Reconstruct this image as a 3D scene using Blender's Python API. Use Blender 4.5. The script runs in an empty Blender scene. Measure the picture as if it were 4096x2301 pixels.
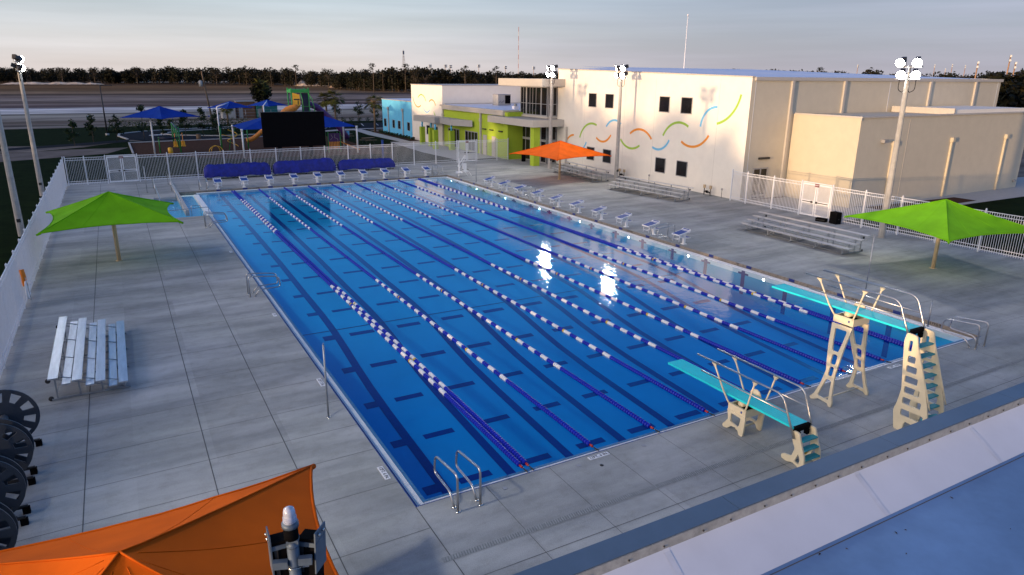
import bpy, bmesh, math, random
from mathutils import Vector, Matrix, noise
random.seed(7)
R = math.radians
PI = math.pi
sc = bpy.context.scene
COL = sc.collection

# ------------------------------------------------------------------ camera
FPX = 2778.13
YAW, PITCH, ROLL = 0.5112, 0.2964, 0.0089
CP = Vector((-4.7604, -12.8221, 9.3200))
fw = Vector((math.sin(YAW)*math.cos(PITCH), math.cos(YAW)*math.cos(PITCH), -math.sin(PITCH)))
r0 = Vector((math.cos(YAW), -math.sin(YAW), 0)); u0 = r0.cross(fw)
rt = r0*math.cos(ROLL) + u0*math.sin(ROLL); up = -r0*math.sin(ROLL) + u0*math.cos(ROLL)
cam = bpy.data.cameras.new("camera"); camo = bpy.data.objects.new("camera", cam); COL.objects.link(camo)
M = Matrix((rt, up, -fw)).transposed().to_4x4(); M.translation = CP
camo.matrix_world = M
cam.sensor_width = 36; cam.lens = FPX/4096*36; cam.clip_start = 0.1; cam.clip_end = 9000
sc.camera = camo

def at(u, v, z=0.0):
    """survey helper: point of the level z seen at photo pixel (4096 wide)"""
    d = fw + rt*((u-2048)/FPX) - up*((v-1150.5)/FPX)
    return CP + d*((z-CP.z)/d.z)
def along(u, v, dist):
    d = fw + rt*((u-2048)/FPX) - up*((v-1150.5)/FPX)
    h = math.hypot(d.x, d.y)
    return CP + d*(dist/h)

# ------------------------------------------------------------------ materials
MATS = {}
def mat(name, col, rough=0.6, metal=0.0, var=0.12, scale=3.0, bump=0.0, bscale=40.0, spec=0.5, stretch=None, alpha=None, emis=None, estr=0, trans=0, coat=0):
    if name in MATS: return MATS[name]
    m = bpy.data.materials.new(name); m.use_nodes = True
    nt = m.node_tree; b = nt.nodes['Principled BSDF']
    b.inputs['Roughness'].default_value = rough
    b.inputs['Metallic'].default_value = metal
    b.inputs['Specular IOR Level'].default_value = spec
    if coat: b.inputs['Coat Weight'].default_value = coat
    if trans: b.inputs['Transmission Weight'].default_value = trans
    tc = nt.nodes.new('ShaderNodeTexCoord')
    mp = nt.nodes.new('ShaderNodeMapping')
    if stretch: mp.inputs['Scale'].default_value = stretch
    geo = nt.nodes.new('ShaderNodeNewGeometry')
    nt.links.new(geo.outputs['Position'], mp.inputs['Vector'])
    n = nt.nodes.new('ShaderNodeTexNoise'); n.inputs['Scale'].default_value = scale; n.inputs['Detail'].default_value = 6
    n.inputs['Roughness'].default_value = 0.65
    nt.links.new(mp.outputs[0], n.inputs['Vector'])
    cr = nt.nodes.new('ShaderNodeValToRGB')
    lo = [max(0, c*(1-var)) for c in col]; hi = [min(1, c*(1+var)) for c in col]
    cr.color_ramp.elements[0].position = 0.3; cr.color_ramp.elements[1].position = 0.7
    cr.color_ramp.elements[0].color = (*lo, 1); cr.color_ramp.elements[1].color = (*hi, 1)
    nt.links.new(n.outputs['Fac'], cr.inputs['Fac'])
    nt.links.new(cr.outputs['Color'], b.inputs['Base Color'])
    if bump:
        n2 = nt.nodes.new('ShaderNodeTexNoise'); n2.inputs['Scale'].default_value = bscale; n2.inputs['Detail'].default_value = 4
        nt.links.new(geo.outputs['Position'], n2.inputs['Vector'])
        bp = nt.nodes.new('ShaderNodeBump'); bp.inputs['Strength'].default_value = bump; bp.inputs['Distance'].default_value = 0.02
        nt.links.new(n2.outputs['Fac'], bp.inputs['Height']); nt.links.new(bp.outputs[0], b.inputs['Normal'])
    if emis:
        b.inputs['Emission Color'].default_value = (*emis, 1); b.inputs['Emission Strength'].default_value = estr
    MATS[name] = m
    return m

def N(nt, typ, **kw):
    n = nt.nodes.new(typ)
    for k, v in kw.items():
        if k in n.inputs: n.inputs[k].default_value = v
        else: setattr(n, k, v)
    return n

def deck_material():
    m = bpy.data.materials.new('deck_concrete'); m.use_nodes = True; nt = m.node_tree; L = nt.links.new
    b = nt.nodes['Principled BSDF']; b.inputs['Roughness'].default_value = 0.85; b.inputs['Specular IOR Level'].default_value = 0.08
    geo = N(nt, 'ShaderNodeNewGeometry')
    mp = N(nt, 'ShaderNodeMapping'); mp.inputs['Scale'].default_value = (0.22, 1.0, 1.0); mp.inputs['Rotation'].default_value = (0, 0, R(4))
    L(geo.outputs['Position'], mp.inputs['Vector'])
    n1 = N(nt, 'ShaderNodeTexNoise', Scale=0.9, Detail=8.0, Roughness=0.6)      # broom/drying streaks
    L(mp.outputs[0], n1.inputs['Vector'])
    n2 = N(nt, 'ShaderNodeTexNoise', Scale=0.22, Detail=5.0, Roughness=0.55)    # large blotches
    L(geo.outputs['Position'], n2.inputs['Vector'])
    n3 = N(nt, 'ShaderNodeTexNoise', Scale=45.0, Detail=3.0, Roughness=0.7)
    L(geo.outputs['Position'], n3.inputs['Vector'])
    n4 = N(nt, 'ShaderNodeTexNoise', Scale=2.6, Detail=9.0, Roughness=0.7)
    L(geo.outputs['Position'], n4.inputs['Vector'])
    c1 = N(nt, 'ShaderNodeValToRGB'); c1.color_ramp.elements[0].position = .36; c1.color_ramp.elements[1].position = .66
    c1.color_ramp.elements[0].color = (.325, .335, .335, 1); c1.color_ramp.elements[1].color = (.50, .505, .49, 1)
    L(n1.outputs['Fac'], c1.inputs['Fac'])
    c2 = N(nt, 'ShaderNodeValToRGB'); c2.color_ramp.elements[0].position = .38; c2.color_ramp.elements[1].position = .62
    c2.color_ramp.elements[0].color = (.84, .85, .82, 1); c2.color_ramp.elements[1].color = (1.0, 1.0, 1.0, 1)
    L(n2.outputs['Fac'], c2.inputs['Fac'])
    mx = N(nt, 'ShaderNodeMix', data_type='RGBA', blend_type='MULTIPLY'); mx.inputs[0].default_value = 1
    L(c1.outputs[0], mx.inputs[6]); L(c2.outputs[0], mx.inputs[7])
    c4 = N(nt, 'ShaderNodeValToRGB'); c4.color_ramp.elements[0].position = .30; c4.color_ramp.elements[1].position = .52
    c4.color_ramp.elements[0].color = (.62, .60, .52, 1); c4.color_ramp.elements[1].color = (1, 1, 1, 1)
    L(n4.outputs['Fac'], c4.inputs['Fac'])
    mx2 = N(nt, 'ShaderNodeMix', data_type='RGBA', blend_type='MULTIPLY'); mx2.inputs[0].default_value = .35
    L(mx.outputs[2], mx2.inputs[6]); L(c4.outputs[0], mx2.inputs[7])
    c3 = N(nt, 'ShaderNodeValToRGB'); c3.color_ramp.elements[0].position = .3; c3.color_ramp.elements[1].position = .7
    c3.color_ramp.elements[0].color = (.82, .82, .82, 1); c3.color_ramp.elements[1].color = (1.1, 1.1, 1.1, 1)
    L(n3.outputs['Fac'], c3.inputs['Fac'])
    mx3 = N(nt, 'ShaderNodeMix', data_type='RGBA', blend_type='MULTIPLY'); mx3.inputs[0].default_value = 1
    L(mx2.outputs[2], mx3.inputs[6]); L(c3.outputs[0], mx3.inputs[7])
    mps = N(nt, 'ShaderNodeMapping'); mps.inputs['Scale'].default_value = (.55, .48, 0); L(geo.outputs['Position'], mps.inputs['Vector'])
    flo = N(nt, 'ShaderNodeVectorMath', operation='FLOOR'); L(mps.outputs[0], flo.inputs[0])
    wn = N(nt, 'ShaderNodeTexWhiteNoise'); L(flo.outputs[0], wn.inputs['Vector'])
    cs = N(nt, 'ShaderNodeMapRange'); cs.inputs['To Min'].default_value = .90; cs.inputs['To Max'].default_value = 1.05; L(wn.outputs['Value'], cs.inputs['Value'])
    mx4 = N(nt, 'ShaderNodeVectorMath', operation='SCALE'); L(mx3.outputs[2], mx4.inputs[0]); L(cs.outputs[0], mx4.inputs['Scale'])
    L(mx4.outputs[0], b.inputs['Base Color'])
    bp = N(nt, 'ShaderNodeBump', Strength=.25, Distance=.01); L(n3.outputs['Fac'], bp.inputs['Height']); L(bp.outputs[0], b.inputs['Normal'])
    return m

def dirt_material():
    m = bpy.data.materials.new('graded_dirt'); m.use_nodes = True; nt = m.node_tree; L = nt.links.new
    b = nt.nodes['Principled BSDF']; b.inputs['Roughness'].default_value = .95; b.inputs['Specular IOR Level'].default_value = .03
    geo = N(nt, 'ShaderNodeNewGeometry')
    sep = N(nt, 'ShaderNodeSeparateXYZ'); L(geo.outputs['Position'], sep.inputs[0])
    mp = N(nt, 'ShaderNodeMapping'); mp.inputs['Scale'].default_value = (.012, .05, 1); L(geo.outputs['Position'], mp.inputs['Vector'])
    n1 = N(nt, 'ShaderNodeTexNoise', Scale=1.0, Detail=8.0, Roughness=.62); L(mp.outputs[0], n1.inputs['Vector'])
    # distance bands of graded soil: y + wobble -> ramp
    ad = N(nt, 'ShaderNodeMath', operation='MULTIPLY_ADD'); L(n1.outputs['Fac'], ad.inputs[0]); ad.inputs[1].default_value = 14.0; L(sep.outputs['Y'], ad.inputs[2])
    mr = N(nt, 'ShaderNodeMapRange'); mr.inputs['From Min'].default_value = 120; mr.inputs['From Max'].default_value = 620; L(ad.outputs[0], mr.inputs['Value'])
    cr = N(nt, 'ShaderNodeValToRGB'); e = cr.color_ramp.elements
    stops = [(0, (.26, .22, .19)), (.05, (.34, .31, .27)), (.07, (.18, .145, .12)), (.10, (.40, .37, .32)), (.128, (.52, .50, .42)), (.134, (.06, .05, .045)), (.142, (.62, .61, .58)),
             (.175, (.90, .88, .88)), (.20, (.84, .82, .82)), (.208, (.16, .12, .115)), (.235, (.22, .16, .15)), (.25, (.36, .29, .25)), (.27, (.17, .125, .11)),
             (.33, (.42, .34, .29)), (.42, (.27, .21, .18)), (.46, (.09, .07, .06)), (.52, (.40, .29, .19)), (.62, (.17, .11, .06)), (.85, (.26, .15, .07)), (1, (.13, .08, .045))]
    e[0].position, e[0].color = stops[0][0], (*stops[0][1], 1); e[1].position, e[1].color = 1, (*stops[-1][1], 1)
    for p_, c_ in stops[1:-1]:
        x = e.new(p_); x.color = (*c_, 1)
    L(mr.outputs[0], cr.inputs['Fac'])
    mp2 = N(nt, 'ShaderNodeMapping'); mp2.inputs['Scale'].default_value = (.022, .17, 1); L(geo.outputs['Position'], mp2.inputs['Vector'])
    n2 = N(nt, 'ShaderNodeTexNoise', Scale=1.0, Detail=9.0, Roughness=.72); L(mp2.outputs[0], n2.inputs['Vector'])
    c2 = N(nt, 'ShaderNodeValToRGB'); c2.color_ramp.elements[0].position = .38; c2.color_ramp.elements[1].position = .6
    c2.color_ramp.elements[0].color = (.24, .22, .21, 1); c2.color_ramp.elements[1].color = (1.08, 1.05, 1.0, 1); L(n2.outputs['Fac'], c2.inputs['Fac'])
    mx = N(nt, 'ShaderNodeMix', data_type='RGBA', blend_type='MULTIPLY'); mx.inputs[0].default_value = 1
    L(cr.outputs[0], mx.inputs[6]); L(c2.outputs[0], mx.inputs[7]); L(mx.outputs[2], b.inputs['Base Color'])
    return m

def water_material():
    m = bpy.data.materials.new('pool_water'); m.use_nodes = True; nt = m.node_tree; L = nt.links.new
    nt.nodes.remove(nt.nodes['Principled BSDF']); out = nt.nodes['Material Output']
    tr = N(nt, 'ShaderNodeBsdfTransparent'); tr.inputs[0].default_value = (.90, .97, 1.0, 1)
    gl = N(nt, 'ShaderNodeBsdfGlossy', Roughness=0.05); gl.inputs[0].default_value = (.70, .76, .84, 1)
    geo = N(nt, 'ShaderNodeNewGeometry')
    n1 = N(nt, 'ShaderNodeTexNoise', Scale=3.2, Detail=3.0, Roughness=.6); L(geo.outputs['Position'], n1.inputs['Vector'])
    bp = N(nt, 'ShaderNodeBump', Strength=.20, Distance=.03); L(n1.outputs['Fac'], bp.inputs['Height'])
    L(bp.outputs[0], gl.inputs['Normal'])
    lw = N(nt, 'ShaderNodeLayerWeight', Blend=.5)
    pw = N(nt, 'ShaderNodeMath', operation='POWER'); L(lw.outputs['Facing'], pw.inputs[0]); pw.inputs[1].default_value = 5
    ma = N(nt, 'ShaderNodeMath', operation='MULTIPLY_ADD', use_clamp=True); L(pw.outputs[0], ma.inputs[0]); ma.inputs[1].default_value = .98; ma.inputs[2].default_value = .02
    mx = N(nt, 'ShaderNodeMixShader'); L(ma.outputs[0], mx.inputs[0]); L(tr.outputs[0], mx.inputs[1]); L(gl.outputs[0], mx.inputs[2])
    L(mx.outputs[0], out.inputs['Surface'])
    ab = N(nt, 'ShaderNodeVolumeAbsorption'); ab.inputs['Color'].default_value = (.08, .72, .90, 1); ab.inputs['Density'].default_value = .34
    L(ab.outputs[0], out.inputs['Volume'])
    return m

def glass_dark(name='dark_window_glass'):
    return mat(name, (.012, .012, .014), rough=.08, var=.3, scale=.8, spec=.35)

def fabric_material(name, col, transl=.35):
    m = bpy.data.materials.new(name); m.use_nodes = True; nt = m.node_tree; L = nt.links.new
    b = nt.nodes['Principled BSDF']; out = nt.nodes['Material Output']
    b.inputs['Roughness'].default_value = .9; b.inputs['Specular IOR Level'].default_value = .15
    geo = N(nt, 'ShaderNodeNewGeometry')
    n1 = N(nt, 'ShaderNodeTexNoise', Scale=1.1, Detail=6.0); L(geo.outputs['Position'], n1.inputs['Vector'])
    cr = N(nt, 'ShaderNodeValToRGB'); cr.color_ramp.elements[0].position = .3; cr.color_ramp.elements[1].position = .7
    cr.color_ramp.elements[0].color = (*[c*.86 for c in col], 1); cr.color_ramp.elements[1].color = (*[min(1, c*1.1) for c in col], 1)
    L(n1.outputs['Fac'], cr.inputs['Fac']); L(cr.outputs[0], b.inputs['Base Color'])
    tl = N(nt, 'ShaderNodeBsdfTranslucent'); L(cr.outputs[0], tl.inputs[0])
    n2 = N(nt, 'ShaderNodeTexNoise', Scale=260.0, Detail=2.0); L(geo.outputs['Position'], n2.inputs['Vector'])
    bp = N(nt, 'ShaderNodeBump', Strength=.3, Distance=.004); L(n2.outputs['Fac'], bp.inputs['Height']); L(bp.outputs[0], b.inputs['Normal'])
    mx = N(nt, 'ShaderNodeMixShader'); mx.inputs[0].default_value = transl
    L(b.outputs[0], mx.inputs[1]); L(tl.outputs[0], mx.inputs[2]); L(mx.outputs[0], out.inputs['Surface'])
    return m

def leaf_material(name, dark, light):
    m = bpy.data.materials.new(name); m.use_nodes = True; nt = m.node_tree; L = nt.links.new
    b = nt.nodes['Principled BSDF']; b.inputs['Roughness'].default_value = .7; b.inputs['Specular IOR Level'].default_value = .2
    geo = N(nt, 'ShaderNodeNewGeometry')
    n1 = N(nt, 'ShaderNodeTexNoise', Scale=.25, Detail=4.0); L(geo.outputs['Position'], n1.inputs['Vector'])
    ad = N(nt, 'ShaderNodeMath', operation='MULTIPLY_ADD'); L(geo.outputs['Random Per Island'], ad.inputs[0]); ad.inputs[1].default_value = .4; L(n1.outputs['Fac'], ad.inputs[2])
    cr = N(nt, 'ShaderNodeValToRGB'); cr.color_ramp.elements[0].position = .45; cr.color_ramp.elements[1].position = .95
    cr.color_ramp.elements[0].color = (*dark, 1); cr.color_ramp.elements[1].color = (*light, 1)
    L(ad.outputs[0], cr.inputs['Fac']); L(cr.outputs[0], b.inputs['Base Color'])
    return m

m_deck = deck_material(); m_dirt = dirt_material(); m_water = water_material()
m_joint = mat('joint_sealant', (.10, .10, .10), .9)
m_poolblue = mat('pool_plaster', (.02, .44, .66), .7, var=.06, scale=.5)
m_poolfloor = mat('pool_floor_plaster', (.016, .46, .74), .7, var=.07, scale=.35)
m_tileblue = mat('navy_tile', (.008, .022, .16), .35, var=.2, scale=20)
m_laneline = mat('lane_line_tile', (.003, .018, .22), .4, var=.15, scale=5)
m_coptile = mat('brown_grey_tile', (.22, .19, .16), .5, var=.35, scale=8)
m_white = mat('white_powder_coat', (.72, .74, .78), .45, var=.05)
m_whiteplast = mat('white_plastic', (.8, .8, .8), .4, var=.04)
m_grate = mat('white_grating', (.88, .88, .88), .5, var=.06)
m_blueplast = mat('blue_float', (.006, .016, .42), .4, var=.15, scale=6)
m_whitefloat = mat('white_float', (.85, .85, .85), .4, var=.05)
m_yellowfloat = mat('yellow_float', (.75, .52, .03), .4)
m_redfloat = mat('red_float', (.5, .03, .02), .4)
m_steel = mat('stainless_steel', (.62, .61, .58), .18, 1.0, var=.08)
m_railsteel = mat('brushed_steel_rail', (.50, .50, .50), .28, .9, var=.1)
m_alu = mat('mill_aluminium', (.62, .63, .66), .34, 0.9, var=.12, scale=2, stretch=(6, .6, 6))
m_galv = mat('galvanised_steel', (.33, .36, .39), .5, .6, var=.25, scale=4)
m_conc = mat('spun_concrete_pole', (.38, .37, .35), .8, var=.16, scale=3)
m_black = mat('black_plastic', (.004, .004, .005), .85, spec=.04)
m_darkmetal = mat('dark_bronze_metal', (.03, .03, .032), .5, .3)
m_cream = mat('cream_stucco', (.82, .79, .72), .9, spec=.15, var=.035, scale=1.2, bump=.15, bscale=60)
m_beige = mat('beige_stucco', (.60, .55, .44), .9, spec=.15, var=.04, scale=1.2, bump=.15, bscale=60)
m_tan = mat('tan_stucco', (.58, .52, .40), .9, spec=.15, var=.04, scale=1.2, bump=.15, bscale=60)
m_lime = mat('lime_stucco', (.38, .52, .035), .9, var=.05, scale=1.5, bump=.15, bscale=60)
m_sky_stucco = mat('light_blue_stucco', (.12, .50, .80), .9, var=.05, scale=1.5, bump=.15, bscale=60)
m_grey = mat('grey_fascia', (.38, .38, .37), .6, var=.06)
m_frame = mat('grey_window_frame', (.34, .34, .35), .5, .2, var=.05)
m_trim = mat('beige_trim', (.50, .47, .42), .6, var=.05)
m_roofw = mat('white_membrane', (.72, .76, .86), .5, var=.06, scale=.8)
m_glass = glass_dark()
m_arcgreen = mat('green_wall_paint', (.33, .55, .07), .8, var=.04)
m_arcblue = mat('blue_wall_paint', (.16, .50, .80), .8, var=.04)
m_arcorange = mat('orange_wall_paint', (.80, .30, .04), .8, var=.04)
m_ivory = mat('ivory_gelcoat', (.74, .65, .46), .4, var=.06, scale=2)
m_turq = mat('turquoise_board', (.01, .68, .74), .55, var=.05, scale=3)
m_turq2 = mat('turquoise_step', (.02, .30, .36), .6, var=.08)
m_dblue = mat('blue_tread', (.010, .05, .26), .6, var=.1, scale=12)
m_tarp = mat('blue_tarp', (.004, .012, .22), .7, var=.4, scale=2.5, bump=.5, bscale=9)
m_grass = mat('lawn_grass', (.009, .017, .004), .95, var=.35, scale=.6, spec=.02, bump=.6, bscale=9)
m_asph = mat('asphalt', (.016, .017, .022), .9, spec=.05, var=.2, scale=1.2)
m_kerb = mat('kerb_concrete', (.42, .42, .41), .85, spec=.08, var=.08)
m_mulch = mat('brown_mulch', (.075, .040, .026), .95, spec=.03, var=.35, scale=2.5)
m_sand = mat('scraped_sand', (.17, .145, .125), .95, spec=.05, var=.3, scale=.35)
m_paint = mat('white_road_paint', (.75, .75, .75), .7)
m_pgreen = mat('playground_green', (.015, .22, .045), .45)
m_porange = mat('playground_orange', (.70, .26, .04), .5, var=.15)
m_pyellow = mat('playground_yellow', (.75, .42, .03), .5)
m_ppurple = mat('playground_purple', (.07, .02, .13), .5)
m_pnavy = mat('playground_navy', (.012, .015, .05), .5)
m_brownwall = mat('brown_block_wall', (.16, .09, .06), .9)
m_tealbox = mat('teal_container', (.02, .16, .15), .6)
m_trunk = mat('tree_bark', (.10, .075, .055), .95, var=.3, scale=3)
m_palmtrunk = mat('palm_bark', (.18, .12, .07), .95, var=.35, scale=4)
m_wood = mat('weathered_wood', (.16, .11, .07), .9, var=.3, scale=2)
m_fgreen = fabric_material('lime_shade_fabric', (.17, .50, .008), .22)
m_forange = fabric_material('orange_shade_fabric', (.78, .12, .002), .10)
m_fblue = fabric_material('blue_shade_fabric', (.008, .05, .36), .15)
m_leaf1 = leaf_material('pine_foliage', (.003, .005, .002), (.020, .021, .009))
m_leaf2 = leaf_material('oak_foliage', (.004, .006, .002), (.030, .023, .009))
m_leaf3 = leaf_material('shrub_foliage', (.010, .022, .010), (.040, .065, .022))
m_palm = leaf_material('palm_foliage', (.03, .045, .010), (.16, .15, .03))
m_lens = mat('lit_floodlight_lens', (.9, .9, .9), .3, emis=(1.0, .97, .90), estr=90)
m_lensdim = mat('dim_floodlight_lens', (.9, .9, .9), .3, emis=(1.0, .97, .88), estr=30)
m_uwlens = mat('lit_pool_lamp', (.9, .9, .9), .3, emis=(.9, 1.0, .95), estr=14)
m_text = mat('black_lettering', (.01, .01, .012), .6)
m_sign = mat('white_sign_tile', (.78, .78, .78), .5, var=.04)
m_mastgrey = mat('mast_slate_grey', (.10, .14, .19), .5, .3, var=.2, scale=6)
m_exit = mat('red_exit_sign', (.16, .02, .02), .5)
m_coping = mat('metal_coping', (.10, .15, .21), .5, .2, var=.1, scale=1.5)
m_membrane = mat('roof_membrane', (.15, .26, .44), .6, var=.28, scale=.45)
m_lap = mat('lap_strip', (.55,.59,.67), .6, var=.1)
m_flash = mat('parapet_membrane', (.58, .62, .70), .55, var=.05, scale=1)
m_pipe = mat('utility_bronze', (.05, .04, .035), .6)
m_debris = mat('dead_leaf', (.03, .02, .015), .9)
m_clear = mat('clear_strobe_dome', (.45, .5, .62), .12, var=.2, scale=30, spec=.8, coat=.6)
m_tanpost = mat('tan_post', (.55, .42, .26), .5, var=.06)
m_orangep = mat('orange_foam', (.7, .2, .01), .6)
m_drain = mat('slotted_drain', (.30, .31, .30), .8, var=.25, scale=9)

# ------------------------------------------------------------------ mesh builder
class MB:
    def __init__(s): s.v = []; s.f = []; s.mi = []; s.mats = []; s.sm = []
    def _m(s, m):
        if m not in s.mats: s.mats.append(m)
        return s.mats.index(m)
    def face(s, pts, m, smooth=False):
        b = len(s.v); s.v += [tuple(p) for p in pts]; s.f.append(tuple(range(b, b+len(pts)))); s.mi.append(s._m(m)); s.sm.append(smooth)
        return s
    def raw(s, verts, faces, m, smooth=False):
        b = len(s.v); s.v += [tuple(p) for p in verts]; i = s._m(m)
        for f in faces: s.f.append(tuple(b+k for k in f)); s.mi.append(i); s.sm.append(smooth)
        return s
    def box(s, a, b, m, mtx=None):
        x0, y0, z0 = a; x1, y1, z1 = b
        v = [Vector(p) for p in ((x0,y0,z0),(x1,y0,z0),(x1,y1,z0),(x0,y1,z0),(x0,y0,z1),(x1,y0,z1),(x1,y1,z1),(x0,y1,z1))]
        if mtx: v = [mtx @ p for p in v]
        return s.raw(v, [(3,2,1,0),(4,5,6,7),(0,1,5,4),(1,2,6,5),(2,3,7,6),(3,0,4,7)], m)
    def tube(s, pts, r, m, n=8, cap=True, smooth=True, r2=None):
        pts = [Vector(p) for p in pts]; K = len(pts); rings = []; prev = None
        for i, p in enumerate(pts):
            if i == 0: t = pts[1]-p
            elif i == K-1: t = p-pts[-2]
            else: t = (pts[i+1]-p).normalized() + (p-pts[i-1]).normalized()
            t.normalize()
            if prev is None:
                a = Vector((0,0,1)) if abs(t.z) < .9 else Vector((1,0,0)); nrm = t.cross(a).normalized()
            else: nrm = (prev - t*prev.dot(t)).normalized()
            prev = nrm; bn = t.cross(nrm)
            rr = r if r2 is None else r+(r2-r)*i/(K-1)
            if isinstance(r, (list, tuple)): rr = r[i]
            rings.append([p + nrm*math.cos(2*PI*k/n)*rr + bn*math.sin(2*PI*k/n)*rr for k in range(n)])
        v = [q for rg in rings for q in rg]; f = []
        for i in range(K-1):
            for k in range(n):
                f.append((i*n+k, i*n+(k+1)%n, (i+1)*n+(k+1)%n, (i+1)*n+k))
        if cap: f.append(tuple(range(n-1, -1, -1))); f.append(tuple(range((K-1)*n, K*n)))
        return s.raw(v, f, m, smooth)
    def cyl(s, a, b, r, m, n=12, r2=None): return s.tube([a, b], r, m, n, True, True, r2)
    def prism(s, poly, z0, z1, m):
        n = len(poly); v = [(x, y, z0) for x, y in poly] + [(x, y, z1) for x, y in poly]
        f = [tuple(range(n-1, -1, -1)), tuple(range(n, 2*n))] + [(i, (i+1) % n, n+(i+1) % n, n+i) for i in range(n)]
        return s.raw(v, f, m)
    def obj(s, name, parent=None, loc=None, rz=0):
        me = bpy.data.meshes.new(name); me.from_pydata(s.v, [], s.f)
        for m in s.mats: me.materials.append(m)
        me.polygons.foreach_set('material_index', s.mi); me.polygons.foreach_set('use_smooth', s.sm); me.update()
        o = bpy.data.objects.new(name, me); COL.objects.link(o)
        if parent: o.parent = parent
        if loc is not None: o.location = loc
        o.rotation_euler.z = rz
        return o

def tag(o, label=None, cat=None, group=None, kind=None):
    if label: o['label'] = label
    if cat: o['category'] = cat
    if group: o['group'] = group
    if kind: o['kind'] = kind
    return o
def thing(name, label, cat, loc=(0,0,0), rz=0, group=None):
    o = bpy.data.objects.new(name, None); COL.objects.link(o); o.location = loc; o.rotation_euler.z = rz
    o.empty_display_size = .2
    return tag(o, label, cat, group)
def copytree(src, parent=None):
    c = src.copy(); COL.objects.link(c); c.parent = parent
    for ch in list(src.children): copytree(ch, c)
    return c
def dup(src, label, loc, rz=0, group=None):
    c = copytree(src); c.location = loc; c.rotation_euler.z = rz; c['label'] = label
    if group: c['group'] = group
    return c
def struct(mb, name): return tag(mb.obj(name), kind='structure')
ORD = ['first','second','third','fourth','fifth','sixth','seventh','eighth','ninth','tenth','eleventh','twelfth']

def arc(c, r, a0, a1, n, plane='yz', x=0):
    out = []
    for i in range(n+1):
        a = R(a0+(a1-a0)*i/n); out.append((c[0]+r*math.cos(a), c[1]+r*math.sin(a)))
    return out
def rounded(pts, r=.1, n=4):
    """round the inner corners of a 3D polyline"""
    P = [Vector(p) for p in pts]; out = [P[0]]
    for i in range(1, len(P)-1):
        a, b, c = P[i-1], P[i], P[i+1]
        d1 = (a-b); d2 = (c-b); rr = min(r, d1.length*.49, d2.length*.49)
        p1 = b+d1.normalized()*rr; p2 = b+d2.normalized()*rr
        for k in range(n+1):
            t = k/n; out.append(p1*(1-t)**2 + b*2*t*(1-t) + p2*t*t)
    out.append(P[-1]); return out

def plate(name, outline, holes, thick, m, parent=None, loc=(0,0,0), rot=None, round_holes=True):
    """flat plate in local XY (x,y)->(u,v), with holes, thickness along local z"""
    cu = bpy.data.curves.new('c', 'CURVE'); cu.dimensions = '2D'; cu.fill_mode = 'BOTH'; cu.extrude = thick/2; cu.bevel_depth = .004
    for pts in [outline]+holes:
        sp = cu.splines.new('POLY'); sp.points.add(len(pts)-1)
        for i, p in enumerate(pts): sp.points[i].co = (p[0], p[1], 0, 1)
        sp.use_cyclic_u = True
    o = bpy.data.objects.new('c', cu); COL.objects.link(o)
    dg = bpy.context.evaluated_depsgraph_get(); me = bpy.data.meshes.new_from_object(o.evaluated_get(dg))
    bpy.data.objects.remove(o); me.name = name; me.materials.clear(); me.materials.append(m)
    ob = bpy.data.objects.new(name, me); COL.objects.link(ob)
    if parent: ob.parent = parent
    mt = (rot or Matrix.Identity(3)).to_4x4(); mt.translation = Vector(loc)
    me.transform(mt)
    return ob
def round2(pts, r, n=3):
    out = []; K = len(pts)
    for i in range(K):
        a, b, c = Vector(pts[i-1]), Vector(pts[i]), Vector(pts[(i+1) % K])
        d1, d2 = a-b, c-b; rr = min(r, d1.length*.45, d2.length*.45)
        p1 = b+d1.normalized()*rr; p2 = b+d2.normalized()*rr
        for k in range(n+1):
            t = k/n; q = p1*(1-t)**2+b*2*t*(1-t)+p2*t*t; out.append((q.x, q.y))
    return out

def text(name, body, size, m, parent, loc, rot, extrude=.002, bold=True):
    cu = bpy.data.curves.new('t', 'FONT'); cu.body = body; cu.size = size; cu.align_x = 'CENTER'; cu.align_y = 'CENTER'; cu.extrude = extrude
    if bold: cu.offset = size*.012
    o = bpy.data.objects.new('t', cu); COL.objects.link(o)
    dg = bpy.context.evaluated_depsgraph_get(); me = bpy.data.meshes.new_from_object(o.evaluated_get(dg))
    bpy.data.objects.remove(o); me.name = name; me.materials.clear(); me.materials.append(m)
    ob = bpy.data.objects.new(name, me); COL.objects.link(ob)
    if parent: ob.parent = parent
    ob.location = loc; ob.rotation_euler = rot
    return ob
# plane rotations: plate in YZ plane (u->y, v->z)
ROT_YZ = Matrix(((0,0,1),(1,0,0),(0,1,0)))
ROT_XZ = Matrix(((1,0,0),(0,0,-1),(0,1,0)))

# ------------------------------------------------------------------ world and light
EXPO = 0.9; K_ = 2**(.35-EXPO)
SKYMUL = (.24, 1.08, 2.5); HZ0 = [c*K_ for c in (5.2, 4.65, 4.5)]; HZ1 = [c*K_ for c in (3.5, 4.15, 4.6)]; HZ2 = [c*K_ for c in (2.3, 2.3, 3.1)]
SUN_EL, SUN_DIR = 2.2, Vector((-1, -.25, 0)).normalized()     # direction towards the sun
w = bpy.data.worlds.new("World"); sc.world = w; w.use_nodes = True; nt = w.node_tree
bg = nt.nodes['Background']; sky = nt.nodes.new('ShaderNodeTexSky'); sky.sky_type = 'NISHITA'; sky.sun_disc = False
sky.sun_elevation = R(SUN_EL); sky.sun_rotation = math.atan2(SUN_DIR.x, SUN_DIR.y)
sky.air_density = 1.0; sky.dust_density = 1.2; sky.ozone_density = 1.6
L = nt.links.new
tcw = N(nt, 'ShaderNodeTexCoord'); sep = N(nt, 'ShaderNodeSeparateXYZ'); L(tcw.outputs['Generated'], sep.inputs[0])
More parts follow.
